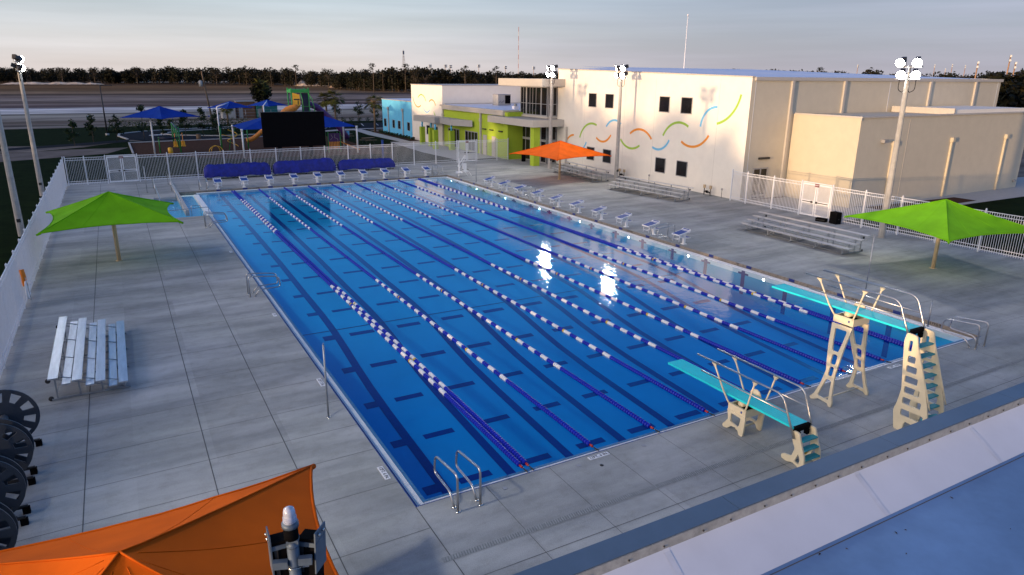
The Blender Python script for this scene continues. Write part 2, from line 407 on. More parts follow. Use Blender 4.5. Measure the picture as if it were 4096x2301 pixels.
# thin stratus streaks: noise on the direction flattened towards the horizon
mpw = N(nt, 'ShaderNodeMapping'); mpw.inputs['Scale'].default_value = (1.2, 1.2, 14); L(tcw.outputs['Generated'], mpw.inputs['Vector'])
nw = N(nt, 'ShaderNodeTexNoise', Scale=1.6, Detail=7.0, Roughness=.55); L(mpw.outputs[0], nw.inputs['Vector'])
crw = N(nt, 'ShaderNodeValToRGB'); crw.color_ramp.elements[0].position = .42; crw.color_ramp.elements[1].position = .72
crw.color_ramp.elements[0].color = (0, 0, 0, 1); crw.color_ramp.elements[1].color = (1, 1, 1, 1); L(nw.outputs['Fac'], crw.inputs['Fac'])
# low dawn haze layer near the horizon, warm below and pale blue above, thinning out with height
mrw = N(nt, 'ShaderNodeMapRange', interpolation_type='SMOOTHSTEP'); mrw.inputs['From Min'].default_value = .10; mrw.inputs['From Max'].default_value = .20
mrw.inputs['To Min'].default_value = .86; mrw.inputs['To Max'].default_value = .06; L(sep.outputs['Z'], mrw.inputs['Value'])
mulw = N(nt, 'ShaderNodeMath', operation='MULTIPLY_ADD', use_clamp=True); L(crw.outputs[0], mulw.inputs[0]); mulw.inputs[1].default_value = .14; L(mrw.outputs[0], mulw.inputs[2])
nb = N(nt, 'ShaderNodeMix', data_type='RGBA', blend_type='MULTIPLY'); nb.inputs[0].default_value = 1; nb.inputs[7].default_value = (*SKYMUL, 1); L(sky.outputs[0], nb.inputs[6])
hz = N(nt, 'ShaderNodeMix', data_type='RGBA', blend_type='MIX'); L(mulw.outputs[0], hz.inputs[0]); L(nb.outputs[2], hz.inputs[6])
hzc = N(nt, 'ShaderNodeMix', data_type='RGBA', blend_type='MIX')
wob = N(nt, 'ShaderNodeMath', operation='MULTIPLY_ADD'); L(nw.outputs['Fac'], wob.inputs[0]); wob.inputs[1].default_value = .05; L(sep.outputs['Z'], wob.inputs[2])
mrc = N(nt, 'ShaderNodeMapRange'); mrc.inputs['From Min'].default_value = .03; mrc.inputs['From Max'].default_value = .135; L(wob.outputs[0], mrc.inputs['Value']); L(mrc.outputs[0], hzc.inputs[0])
hzc.inputs[6].default_value = (*HZ0, 1); hzc.inputs[7].default_value = (*HZ1, 1)
dot = N(nt, 'ShaderNodeVectorMath', operation='DOT_PRODUCT'); L(tcw.outputs['Generated'], dot.inputs[0]); dot.inputs[1].default_value = (.94, .34, 0)
mra = N(nt, 'ShaderNodeMapRange', interpolation_type='SMOOTHSTEP'); mra.inputs['From Min'].default_value = .55; mra.inputs['From Max'].default_value = 1.05; mra.inputs['To Max'].default_value = .75; L(dot.outputs['Value'], mra.inputs['Value'])
hzd0 = N(nt, 'ShaderNodeMix', data_type='RGBA', blend_type='MIX'); L(mra.outputs[0], hzd0.inputs[0]); L(hzc.outputs[2], hzd0.inputs[6]); hzd0.inputs[7].default_value = (*HZ2, 1)
mps = N(nt, 'ShaderNodeMapping'); mps.inputs['Scale'].default_value = (2.2, 2.2, 46); mps.inputs['Rotation'].default_value = (R(1.2), 0, 0); L(tcw.outputs['Generated'], mps.inputs['Vector'])
nst = N(nt, 'ShaderNodeTexNoise', Scale=1.0, Detail=5.0, Roughness=.5); L(mps.outputs[0], nst.inputs['Vector'])
mst = N(nt, 'ShaderNodeMapRange'); mst.inputs['From Min'].default_value = .35; mst.inputs['From Max'].default_value = .7; mst.inputs['To Min'].default_value = .93; mst.inputs['To Max'].default_value = 1.10; L(nst.outputs['Fac'], mst.inputs['Value'])
hzd_ = N(nt, 'ShaderNodeVectorMath', operation='SCALE'); L(hzd0.outputs[2], hzd_.inputs[0]); L(mst.outputs[0], hzd_.inputs['Scale'])
dte = N(nt, 'ShaderNodeVectorMath', operation='DOT_PRODUCT'); L(tcw.outputs['Generated'], dte.inputs[0]); dte.inputs[1].default_value = (-.98, -.12, .10)
mre = N(nt, 'ShaderNodeMapRange', interpolation_type='SMOOTHSTEP'); mre.inputs['From Min'].default_value = .55; mre.inputs['From Max'].default_value = 1.0; mre.inputs['To Max'].default_value = 1.0; L(dte.outputs['Value'], mre.inputs['Value'])
hze = N(nt, 'ShaderNodeMix', data_type='RGBA', blend_type='MIX'); L(mre.outputs[0], hze.inputs[0]); L(hz.outputs[2], hze.inputs[6]); hze.inputs[7].default_value = (12.5, 9.9, 7.9, 1)   # sunrise glow in the east
L(hzd_.outputs[0], hz.inputs[7])
L(hze.outputs[2], bg.inputs['Color']); bg.inputs['Strength'].default_value = .13
sun = bpy.data.lights.new('sun', 'SUN'); sun.energy = 2.2; sun.angle = R(.6); sun.color = (1.0, .66, .38)
so = bpy.data.objects.new('sun', sun); COL.objects.link(so)
sd = Vector((SUN_DIR.x*math.cos(R(SUN_EL)), SUN_DIR.y*math.cos(R(SUN_EL)), math.sin(R(SUN_EL))))
so.rotation_euler = sd.to_track_quat('Z', 'Y').to_euler()
sc.view_settings.view_transform = 'Standard'; sc.view_settings.look = 'None'
sc.view_settings.exposure = EXPO; sc.view_settings.gamma = 1
sc.cycles.use_denoising = True; sc.cycles.max_bounces = 6; sc.cycles.transparent_max_bounces = 12
sc.cycles.sample_clamp_indirect = 6; sc.cycles.caustics_reflective = False; sc.cycles.caustics_refractive = False

# ------------------------------------------------------------------ ground sheets
PX, PY = 22.86, 49.54
mb = MB()
for (x0,y0,x1,y1) in ((-4000,-2500,-3.5,8000),(PX+.5,-2500,6000,8000),(-3.5,-2500,PX+.5,-.5),(-3.5,PY+.5,PX+.5,8000)): mb.face([(x0,y0,-.04),(x1,y0,-.04),(x1,y1,-.04),(x0,y1,-.04)], m_dirt)
struct(mb, 'ground')
g1 = MB()
def sheet(name, poly, z, m):
    b = MB(); b.face([(x, y, z) for x, y in poly], m); return struct(b, name)
sheet('lawn_left', [(-200,-60),(-9.2,-60),(-9.2,84),(-4,84),(-4,97),(-14,90),(-60,86),(-200,84)], -.030, m_grass)
sheet('lawn_back', [(-9.2,58.3),(34,59.2),(34,110),(26,107),(4,98.4),(-3.6,101),(-9.2,93)], -.034, m_grass)
sheet('lawn_roadside', [(-60,96),(-17,95),(-3.4,103.5),(-4.8,114),(-1,117.5),(12,124.2),(60,127),(60,133),(-22,132),(-60,132)], -.028, m_grass)
sheet('sand_strip', [(-60,90),(-16,90.5),(-9,93.5),(-9,96),(-17,98.5),(-60,97.5)], -.024, m_sand)
sheet('sand_patch', [(-17,79),(-6,84),(-3.6,91),(-10,91),(-30,86),(-60,85),(-60,74)], -.024, m_sand)
sheet('lawn_right', [(37.2,-40),(300,-40),(300,17),(37.2,17)], -.030, m_grass)
sheet('asphalt_path', [(-60,89),(-17,92.2),(-9,96.2),(-3.6,99.6),(-3.0,104),(-9,100),(-17,95.6),(-60,92)], -.018, m_asph)
# loop road with a kerbed island
outer = [(-3.4,103.5),(-4.5,110),(-4.3,114.5),(-1,118.5),(5,121.5),(12.2,123.6),(30,125.5),(60,127),(60,109.5),(27,108.2),(26,107.2),(12,99.4),(4.2,98.7),(-1,99.6)]
sheet('road', outer, -.016, m_asph)
isl = [(1.6,112.2),(3.2,108.6),(9.6,104.4),(20,106.4),(25,109.4),(30,117),(24,121.5),(12,119.6),(5,117.2)]
sheet('road_island_lawn', isl, -.004, m_grass)
kb = MB()
def kerb(poly, wd=.3, h=.1, closed=True):
    n = len(poly)
    for i in range(n if closed else n-1):
        a = Vector((*poly[i], 0)); c = Vector((*poly[(i+1) % n], 0)); d = (c-a).normalized(); q = Vector((-d.y, d.x, 0))*wd/2
        kb.raw([a-q-d*.05+Vector((0,0,-.04)), c-q+d*.05+Vector((0,0,-.04)), c+q+d*.05+Vector((0,0,-.04)), a+q-d*.05+Vector((0,0,-.04)),
                a-q-d*.05+Vector((0,0,h)), c-q+d*.05+Vector((0,0,h)), c+q+d*.05+Vector((0,0,h)), a+q-d*.05+Vector((0,0,h))],
               [(4,5,6,7),(0,1,5,4),(1,2,6,5),(2,3,7,6),(3,0,4,7)], m_kerb)
kerb(isl, .4); kerb(outer[:7], .3, closed=False); kerb([(-3.2,97.6),(4.2,98.3),(12,99.1),(26,106.6)], .3, closed=False)
kerb([(-3.4,97.5),(-3.3,82.5)], .2, closed=False)
struct(kb, 'kerb')
sheet('mulch_play_area', [(-3.3,80.5),(7,72),(24.5,70),(24.5,95),(22,104),(12,98.9),(4.2,98.1),(-3.3,97.4)], -.008, m_mulch)
sheet('parking_lot', [(27,108.4),(80,109),(80,127.2),(33,125.6)], -.012, m_asph)
pm = MB()
for i in range(10):
    x = 30.5+i*2.9
    pm.face([(x,118.5,-.006),(x+.14,118.5,-.006),(x+1.4,124,-.006),(x+1.26,124,-.006)], m_paint)
pm.face([(2.4,110.2,-.006),(-.4,109.6,-.006),(-.2,110.8,-.006),(1.4,111,-.006)], m_paint)
struct(pm, 'parking_lines')
sheet('sidewalk', [(25.6,106.9),(32.4,108.6),(32.4,110.2),(80,110.6),(80,112),(31,111.6),(25,108.2)], .004, m_kerb)
sheet('sidewalk_by_building', [(31.0,84.6),(32.6,84.6),(33.2,110.2),(31.4,108.4),(30.6,98)], .002, m_kerb)
sheet('planting_bed', [(33.0,84.8),(34.25,84.8),(34.25,103.5),(32.9,103)], .006, m_mulch)
sheet('entrance_walk', [(29,60.6),(34.3,60.8),(34.3,84.6),(29.5,84.6),(28.5,70)], -.002, m_kerb)
sheet('annex_walk', [(37.3,16.9),(120,16.4),(120,19.9),(37.3,25.9)], .003, m_kerb)
sheet('annex_lawn', [(44,17.2),(55,17.4),(55,19.2),(44,19.6)], .008, m_mulch)

# deck with openings
EX0, EY0, EY1 = -2.9, 38.15, 47.4
dk = MB()
def rect(b, x0, y0, x1, y1, z, m): b.face([(x0,y0,z),(x1,y0,z),(x1,y1,z),(x0,y1,z)], m)
rect(dk, -9.3, -12, 37.6, 0, 0, m_deck)
rect(dk, -9.3, 0, EX0, EY1, 0, m_deck); rect(dk, EX0, 0, 0, EY0, 0, m_deck)
rect(dk, -9.3, EY1, -1.25, 58.9, 0, m_deck); rect(dk, -1.25, PY, 37.6, 58.9, 0, m_deck)
rect(dk, PX, 0, 37.6, PY, 0, m_deck)
# vertical faces of the deck edge
for a, c in (((0,0),(0,EY0)), ((0,EY0),(EX0,EY0)), ((EX0,EY0),(EX0,EY1)), ((EX0,EY1),(-1.25,EY1)), ((0,0),(PX,0))):
    dk.face([(a[0],a[1],0),(c[0],c[1],0),(c[0],c[1],-.3),(a[0],a[1],-.3)], m_tileblue)
for a, c in (((PX,0),(PX,PY)), ((-1.0,PY),(PX,PY))):
    dk.face([(a[0],a[1],0),(c[0],c[1],0),(c[0],c[1],-.3),(a[0],a[1],-.3)], m_coptile)
struct(dk, 'pool_deck')
jt = MB()
def jl(a, c, wd=.014):
    a = Vector((*a, .004)); c = Vector((*c, .004)); d = (c-a).normalized(); q = Vector((-d.y, d.x, 0))*wd/2
    jt.face([a-q, c-q, c+q, a+q], m_joint)
for x in (-6.52, -3.82, -1.98): jl((x,-9), (x, 37.9 if x > -3 else 56.9), .022)
for i, y in enumerate((-.85, 1.15, 2.05+.85, 4.4, 6.1, 7.9, 9.85, 12.2, 15.1, 18.1, 21.2, 24.3, 27.4, 30.5, 33.6, 36.7)): jl((-9,y-.12), (0,y), .014)
for x in (0.0,): jl((x,-9), (x,0), .022)
for i in range(1, 13): jl((i*1.76,-9), (i*1.76,0), .011)
jl((0,-2.72), (37,-2.72), .014); jl((0,-5.2), (37,-5.2), .014)
for x in (26.4, 30.2, 33.8): jl((x,-3), (x,57.9), .012)
for i in range(19): jl((PX,.5+i*3.05), (37,.5+i*3.05), .010)
jl((-9,52.6), (34,53.4), .014)
for i in range(10): jl((1.8*i*1.4,PY), (1.8*i*1.4,57), .010)
struct(jt, 'expansion_joints')
dr = MB(); m_drainslot = mat('drain_slot', (.19,.20,.20), .9)
rect(dr, -.2, -2.03, 36, -1.87, .006, m_drain)
for k in range(0, 420): 
    x = -.15+k*.06
    dr.face([(x,-2.02,.009),(x+.02,-2.02,.009),(x+.045,-1.88,.009),(x+.025,-1.88,.009)], m_drainslot)
struct(dr, 'trench_drain')

# ------------------------------------------------------------------ pool
prof = [(0,-2.08),(3,-2.05),(6.5,-1.88),(8,-1.80),(10,-1.64),(11.5,-1.45),(13,-1.22),(14.7,-1.0),(16.5,-.88),(20,-.78),(25,-.60),(33,-.44),(41,-.37),(PY,-.34)]
def fz(y):
    for i in range(len(prof)-1):
        if y <= prof[i+1][0]:
            t = (y-prof[i][0])/(prof[i+1][0]-prof[i][0]); return prof[i][1]*(1-t)+prof[i+1][1]*t
    return prof[-1][1]
G = .36
fl = MB()
ys = [G] + [p_[0] for p_ in prof[1:-1]] + [PY-G]
for i in range(len(ys)-1):
    y0, y1 = ys[i], ys[i+1]
    fl.face([(G,y0,fz(y0)),(PX-G,y0,fz(y0)),(PX-G,y1,fz(y1)),(G,y1,fz(y1))], m_poolfloor)
    for x, fl_ in ((G, 0), (PX-G, 1)):
        fl.face([(x,y0,fz(y0)),(x,y1,fz(y1)),(x,y1,-.15),(x,y0,-.15)], m_poolblue)
for y in (G, PY-G): fl.face([(G,y,fz(y)),(PX-G,y,fz(y)),(PX-G,y,-.15),(G,y,-.15)], m_poolblue)
# shallow ramp bay on the left
rect(fl, EX0, EY0, 0, 49.3, -.36, m_poolblue)
fl.box((0.0,EY0+.3,-.5),(.32,PY-1.9,.01), m_whiteplast); fl.box((-1.25,40.5,-.5),(-1.0,56.0,.05), m_kerb)
for i in range(4): fl.box((EX0+.02,EY0+.02+i*.0,-.5),(-1.3,EY0+.35+i*.35,-.14-.05*i), m_kerb)
fl.box((EX0-.01,47.3,-.5),(-1.25,49.4,-.006), m_kerb)
struct(fl, 'pool_basin')
# gutter
gt = MB(); m_lip = mat('slate_blue_tile', (.05,.17,.33), .4, var=.3, scale=14)
def gutter(x0, y0, x1, y1, along_y, slats=5):
    # light grating bars running along the edge over a dark channel
    rect(gt, x0, y0, x1, y1, -.175, m_joint)
    n = slats
    for k in range(n):
        if along_y:
            wd = (x1-x0); a = x0+wd*(k+.12)/n; b_ = x0+wd*(k+.80)/n; gt.box((a,y0,-.172),(b_,y1,-.146), m_grate)
        else:
            wd = (y1-y0); a = y0+wd*(k+.12)/n; b_ = y0+wd*(k+.80)/n; gt.box((x0,a,-.172),(x1,b_,-.146), m_grate)
gutter(.12, .12, .29, EY0, True); gutter(PX-.30, .12, PX-.05, PY-.1, True, 4)
gutter(.30, .10, PX-.3, .29, False); gutter(.3, PY-.30, PX-.3, PY-.05, False, 4)
gt.box((.295,.295,-.4),(.37,EY0,-.142), m_lip); gt.box((PX-.37,.295,-.4),(PX-.305,PY-.3,-.142), m_grate)
gt.box((.372,.295,-.4),(PX-.372,.37,-.142), m_lip); gt.box((.372,PY-.37,-.4),(PX-.372,PY-.305,-.142), m_grate)
gt.box((.0,.0,-.3),(.10,EY0,-.16), m_joint); gt.box((.1,.0,-.3),(PX,.095,-.16), m_joint)
gt.box((-.001,-.001,-.10),(.035,EY0,-.004), m_tileblue); gt.box((.036,-.001,-.10),(PX,.035,-.004), m_tileblue)
struct(gt, 'pool_gutter')
# tile marks
tl = MB()
LC0, LCD, SC0, SCD = 2.0935, 2.0787, 46.3135, 2.6842
for k in range(17):
    y = SC0-k*SCD; tl.box((PX-.004,y-.17,-.137),(PX+.02,y+.17,.003), m_tileblue)
for k in range(10):
    x = LC0+k*LCD; tl.box((x-.19,PY-.004,-.137),(x+.19,PY+.02,.003), m_tileblue)
for i in range(len(ys)-1):
    y0, y1 = ys[i], min(ys[i+1], PY-1.6)
    y0 = max(y0, .37)
    if y1 <= y0: continue
    for k in range(10):
        x = LC0+k*LCD
        tl.face([(x-.15,y0,fz(y0)+.008),(x+.15,y0,fz(y0)+.008),(x+.15,y1,fz(y1)+.008),(x-.15,y1,fz(y1)+.008)], m_laneline)
def mark(x0, x1, yc, h):
    a, b_ = yc-h, yc+h; tl.face([(x0,a,fz(a)+.006),(x1,a,fz(a)+.006),(x1,b_,fz(b_)+.006),(x0,b_,fz(b_)+.006)], m_laneline)
for k in range(17):
    y = SC0-k*SCD
    for j in range(10):
        x = LC0+(j+.5)*LCD
        if j < 9: mark(x-.52, x+.52, y, .14)
    mark(1.52, 1.95, y, .20)
    tl.box((PX-G-.012,y-.12,fz(y)+.02),(PX-G-.004,y+.12,-.2), m_laneline)
    tl.box((PX-G-.013,y-.34,-.40),(PX-G-.005,y+.34,-.30), m_laneline)
for k in range(10):
    x = LC0+k*LCD; mark(x-.45, x+.45, PY-1.7, .14)
struct(tl, 'pool_tile_lines')
# faint bulkhead line across the floor
fb = MB(); fb.face([(G+.01,14.68,fz(14.68)+.012),(PX-G,14.68,fz(14.68)+.012),(PX-G,14.74,fz(14.74)+.012),(G+.01,14.74,fz(14.74)+.012)], m_tileblue); struct(fb, 'pool_floor_seam')
# water volume
wt = MB()
ZW = -.158
outl = [(.15,.15),(PX-.15,.15),(PX-.15,PY-.15),(-1.02,PY-.15),(-1.02,47.2),(EX0+.005,47.2),(EX0+.005,EY0+.005),(.15,EY0+.005)]
n = len(outl)
wt.raw([(x,y,-2.4) for x,y in outl]+[(x,y,ZW) for x,y in outl], [tuple(range(n-1,-1,-1)), tuple(range(n,2*n))]+[(i,(i+1)%n,n+(i+1)%n,n+i) for i in range(n)], m_water)
struct(wt, 'water')

# ------------------------------------------------------------------ lane ropes
def segcol(y, ph):
    yy = min(y, 49.4-y)
    if yy < 5.2 or (18.2 < yy): return m_blueplast
    k = int(math.floor((yy-5.2)/.42+ph))
    for q in (8.15, 15.1):
        if abs(yy-q) < .055: return m_yellowfloat
    return m_whitefloat if k % 2 == 0 else m_blueplast
def rope_mesh(ph, name, xo=0):
    b = MB(); y = .62; p_ = .105; ns = 8
    b.tube([(xo,.2,-.12),(xo,.6,-.13)], .012, m_steel, 5); b.tube([(xo,PY-.6,-.13),(xo,PY-.2,-.12)], .012, m_steel, 5)
    while y < PY-.62:
        if abs(y-22.9) < .06 or abs(y-27.1) < .06: y += p_; continue
        m = segcol(y, ph)
        rings = []
        for (dy, r) in ((0,.03),(.02,.070),(.078,.070),(.098,.03)):
            rings.append([(xo+r*math.cos(2*PI*k/ns), y+dy, -.13+r*math.sin(2*PI*k/ns)) for k in range(ns)])
        v = [q for g in rings for q in g]; f = [(i*ns+k, (i+1)*ns+k, (i+1)*ns+(k+1)%ns, i*ns+(k+1)%ns) for i in range(3) for k in range(ns)]
        b.raw(v, f, m, False)
        y += p_
    return b
def hooks(par, xs):
    for xo in xs:
        h = MB(); h.cyl((xo,.48,-.125),(xo,.60,-.13), .032, m_redfloat, 8); h.cyl((xo,.22,-.11),(xo,.42,-.125), .018, m_darkmetal, 6)
        h.obj('end_tensioner', par)
rope0 = None
RX = [LC0+(k+.5)*LCD for k in range(9)]
for k, x in enumerate(RX):
    lab = f'{ORD[k-1] if k else ""} single blue and white lane rope counted from the left'
    if k == 0:
        t = thing('lane_rope', 'leftmost lane rope, doubled line of staggered blue and white floats', 'lane rope', (x,0,0), 0, 'lane ropes across the pool')
        rope_mesh(0, 'floats', -.09).obj('floats', t); rope_mesh(1, 'floats', .09).obj('floats', t); hooks(t, (-.09,.09)); dbl = t
    elif k == 8: dup(dbl, 'rightmost lane rope, doubled line of floats nearest the right pool wall', (x,0,0))
    elif k == 1:
        rope0 = thing('lane_rope', lab, 'lane rope', (x,0,0), 0, 'lane ropes across the pool'); rope_mesh(0, 'floats').obj('floats', rope0); hooks(rope0, (0,))
    else: dup(rope0, lab, (x,0,0))

# ------------------------------------------------------------------ starting blocks (local +Y = away from the water)
def block():
    t = thing('starting_block', '', 'starting block')
    b = MB()   # platform: slopes towards the water (-Y)
    z0, z1 = .60, .74
    prof_ = [(-.42,z0),(.30,z1),(.42,z1+.02),(.46,z1+.16),(.34,z1+.11),(.27,z1+.055),(-.42,z0+.055)]
    W = .31
    v = [(-W,y,z) for y,z in prof_]+[(W,y,z) for y,z in prof_]; q = len(prof_)
    b.raw(v, [tuple(range(q)), tuple(range(2*q-1,q-1,-1))]+[(i,q+i,q+(i+1)%q,(i+1)%q) for i in range(q)], m_whiteplast)
    b.obj('platform', t)
    d = MB(); d.raw([(-.27,-.40,z0+.0625),(.27,-.40,z0+.0625),(.27,.255,z1+.058),(-.27,.255,z1+.058)], [(0,1,2,3)], m_dblue)
    d.raw([(-.27,.285,z1+.073),(.27,.285,z1+.073),(.25,.425,z1+.157),(-.25,.425,z1+.157)], [(0,1,2,3)], m_dblue); d.obj('tread', t)
    p_ = MB(); p_.box((-.07,.22,0.02),(.07,.34,.62), m_whiteplast); p_.box((-.13,.14,0),(.13,.42,.03), m_whiteplast)
    p_.raw([(-.05,-.05,.42),(.05,-.05,.42),(.05,.26,.36),(-.05,.26,.36),(-.05,-.1,.62),(.05,-.1,.62),(.05,.26,.66),(-.05,.26,.66)],
           [(3,2,1,0),(4,5,6,7),(0,1,5,4),(1,2,6,5),(2,3,7,6),(3,0,4,7)], m_whiteplast); p_.obj('pedestal', t)
    s = MB(); s.box((-.28,.44,.34),(.10,.70,.375), m_whiteplast); s.box((-.25,.46,.376),(.07,.68,.384), m_dblue); s.box((-.05,.30,.33),(.05,.50,.345), m_whiteplast); s.obj('step', t)
    g = MB()
    for sx in (-.25,.25): g.tube([(sx,-.30,.64),(sx,-.34,.22)], .016, m_whiteplast, 6)
    g.tube([(-.25,-.33,.36),(.25,-.33,.36)], .016, m_whiteplast, 6); g.tube([(0,-.33,.36),(0,.2,.40)], .02, m_whiteplast, 6)
    g.obj('hand_grip', t)
    return t
blk = block(); first = True
for k in range(10):
    x = LC0+k*LCD
    lab = f'white starting block with blue tread, {ORD[k]} from the left along the far pool end'
    if first: blk.location = (x,PY+.10+.12,0); blk['label'] = lab; blk['group'] = 'starting blocks at the far end'; first = False
    else: dup(blk, lab, (x,PY+.22,0), 0, 'starting blocks at the far end')
for k in range(10):
    y = SC0-SCD*(11-k) if False else 16.75+k*2.684
    side = {0: 'nearest the diving end', 9: 'farthest away'}.get(k, f'{ORD[k]} from the diving end')
    o = dup(blk, f'white starting block marked {k+1} on right edge, {side}', (PX+.14,y,0), -PI/2, 'starting blocks on the right side')
    text('number', str(k+1), .17, m_text, o, (0,-.105,.52), (PI/2,0,0), .003)
    text('number', str(k+1), .13, m_text, o, (.052,.12,.50), (PI/2,0,PI/2), .003)

# ------------------------------------------------------------------ pool ladders (local: -Y over the water)
def grab(xo):
    b = MB()
    pts = rounded([(xo,.62,0),(xo,.62,.93),(xo,-.62,.78),(xo,-.70,.30),(xo,.22,.28),(xo,.42,0)], .16, 5)
    # rail rises at the back, reaches out over the water, returns to the deck
    b.tube(pts, .028, m_railsteel, 8)
    for y in (.62,.42): b.cyl((xo,y,0),(xo,y,.018), .055, m_steel, 12)
    return b
def ladder(label, loc, rz, hgt=1, style=0):
    t = thing('pool_ladder', label, 'pool ladder', loc, rz, 'stainless grab rails at the pool edge')
    for xo in (-.28,.28): grab(xo).obj('grab_rail', t)
    return t
ladder('pair of stainless pool ladder rails at the near left corner of the pool', (1.035,0,0), PI)
ladder('pair of stainless pool ladder rails at the near right corner beside the tall diving stand', (21.58,0,0), PI)
ladder('pair of stainless ladder rails halfway along the left pool edge', (0,18.1,0), PI/2)
ladder('pair of stainless ladder rails on the right edge between starting blocks marked 1 and 2', (PX,18.1,0), -PI/2)
ladder('pair of stainless ladder rails on the right edge between starting blocks marked 7 and 8', (PX,34.2,0), -PI/2)
ladder('pair of ladder rails at the far end left of the blocks', (.95,PY,0), 0)
ladder('pair of ladder rails at the far right corner behind the last block', (21.85,PY,0), 0)
ladder('pair of ladder rails at the end of the divider by the ramp bay', (0,34.1,0), PI/2)

# handrails of the ramp
def rail(label, segs, group='handrails of the entry ramp'):
    b = MB()
    for s in segs: b.tube(rounded(s, .12, 4), .022, m_steel, 7)
    return tag(b.obj('handrail'), label, 'handrail', group)
rail('long steel handrail on the outer side of the pool entry ramp', [[(-2.65,52.5,0),(-2.65,52.5,.9),(-2.65,46.5,.75),(-2.65,42.5,.6),(-2.65,42.5,-.3)], [(-2.65,49.5,0),(-2.65,49.5,.82)]])
rail('steel handrail on the inner side of the ramp next to the pale curb', [[(-1.4,54.3,0),(-1.4,54.3,.95),(-1.4,47,.8),(-1.4,41.5,.6),(-1.4,41.5,-.3)], [(-1.4,50.5,0),(-1.4,50.5,.88)], [(-1.4,46.2,0),(-1.4,46.2,.8)]])
rail('square steel rail standing in the ramp bay near its closed end', [[(-.95,39.2,-.3),(-.95,39.2,.55),(-.35,39.2,.55),(-.35,39.2,-.3)]])
rail('horizontal steel bar crossing the near end of the ramp bay', [[(-2.8,38.6,0),(-2.8,38.6,.42),(.1,38.6,.5),(.1,38.6,0)]])

# stanchions
def stanchion(label, x, y, h):
    b = MB(); b.cyl((x,y,0),(x,y,h), .027, m_galv, 8); b.cyl((x,y,0),(x,y,.02), .06, m_steel, 10); b.tube([(x,y,h),(x,y,h+.03),(x+.02,y,h+.06)], .008, m_steel, 5)
    tag(b.obj('flag_stanchion'), label, 'post', 'thin posts for backstroke flags')
stanchion('thin steel post on the left deck beside the 12FT 2 IN sign', -.58, 5.2, 2.2)
stanchion('thin steel post by the right pool edge behind the tall diving board', 23.45, 5.28, 2.8)
stanchion('thin steel post near the far right pool corner by the pool lift', 23.4, 44.26, 2.7)
stanchion('thin steel post behind the far blocks, right part of the far pool end', 18.16, PY+.75, 2.1)
stanchion('short thin steel post beside the tall diving ladder near the right pool corner', 22.15, 1.64, 1.0)
stanchion('thin steel post on the far left deck in front of the white gate', -3.2, 50.4, 2.1)

# depth signs
def dsign(txt, x, y, rz, w_, label):
    b = MB(); b.box((-w_/2,-.07,.0),(w_/2,.07,.012), m_sign); o = b.obj('depth_sign', None, (x,y,.002), rz)
    tag(o, label, 'sign', 'depth signs set in the deck')
    text('lettering', txt, .125, m_text, o, (0,0,.0145), (0,0,0), .001)
dsign('12FT. 6 IN.', -.17, 1.68, -PI/2, .62, 'white deck tile reading 12FT 6 IN beside the left pool edge')
dsign('12FT 2 IN', -.18, 7.62, -PI/2, .62, 'white deck tile reading 12FT 2 IN beside the left pool edge')
dsign('7 FT.', -.17, 14.9, -PI/2, .40, 'white deck tile reading 7 FT beside the left pool edge')
dsign('5 FT.', -.17, 26.7, -PI/2, .40, 'white deck tile reading 5 FT, farther along the left pool edge')
dsign('12FT. 6 IN.', 4.93, -.17, 0, .62, 'white deck tile reading 12FT 6 IN on the near pool edge')
dsign('12FT. 6 IN.', 17.2, -.2, 0, .62, 'white deck tile reading 12FT 6 IN behind the tall diving stand')
dsign('12FT. 6 IN.', 10.5, -.2, 0, .62, 'white deck tile reading 12FT 6 IN beside the low diving stand')
for k, (x, y) in enumerate(((2.12,-.3),(4.21,-.3),(6.29,-.31))):
    b = MB(); b.box((x-.05,y-.05,0),(x+.05,y+.05,.008), m_frame); tag(b.obj('anchor_cover'), f'small square metal anchor cover, {ORD[k]} from the left along the near deck', 'deck cover', 'anchor covers in the near deck')
b = MB(); b.cyl((4.74,-.56,0),(4.74,-.56,.008), .05, m_darkmetal, 14); tag(b.obj('drain_cover'), 'small round dark drain cover in the near deck below a depth sign', 'drain cover')
def ftext(body, y, where):   # lettering on the right gutter face
    t = text('depth_lettering', body, .13, m_text, None, (PX-.006,y,-.07), (PI/2,0,-PI/2), .001)
    tag(t, f'black letters {body} on right gutter wall, {where}', 'lettering')
ftext('12 FT 6 IN', 1.75, 'by the near right corner'); ftext('12 FT 2 IN', 5.2, 'beyond the tall diving board'); ftext('7 FT', 12.2, 'before the first block'); ftext('6 FT 6 IN', 21.2, 'between blocks 2 and 3'); ftext('5 FT', 28.6, 'below block 5'); ftext('4 FT 6 IN', 36.6, 'below block 8')
for k, x in enumerate((5.2, 11.4, 18.0)):
    t = text('depth_lettering', '4 FT', .13, m_text, None, (x,PY-.006,-.07), (PI/2,0,0), .001); tag(t, f'black 4 FT lettering on the far gutter wall, {ORD[k]} from left', 'lettering')

# underwater lamps
ul = None
for k, y in enumerate((10.07,15.45,20.8,26.19,31.56,36.95,42.28,47.68)):
    lab = f'small lit underwater lamp on the right pool wall, {ORD[k]} from the near end'
    if ul is None:
        ul = thing('pool_lamp', lab, 'pool lamp', (PX-G-.02,y,-.33), 0, 'lit lamps in the right pool wall')
        b = MB(); b.cyl((.02,0,0),(-.01,0,0), .10, m_steel, 16); b.obj('bezel', ul)
        b = MB(); b.cyl((-.011,0,0),(-.02,0,0), .065, m_uwlens, 14); b.obj('lens', ul)
    else: dup(ul, lab, (PX-G-.02,y,-.33))

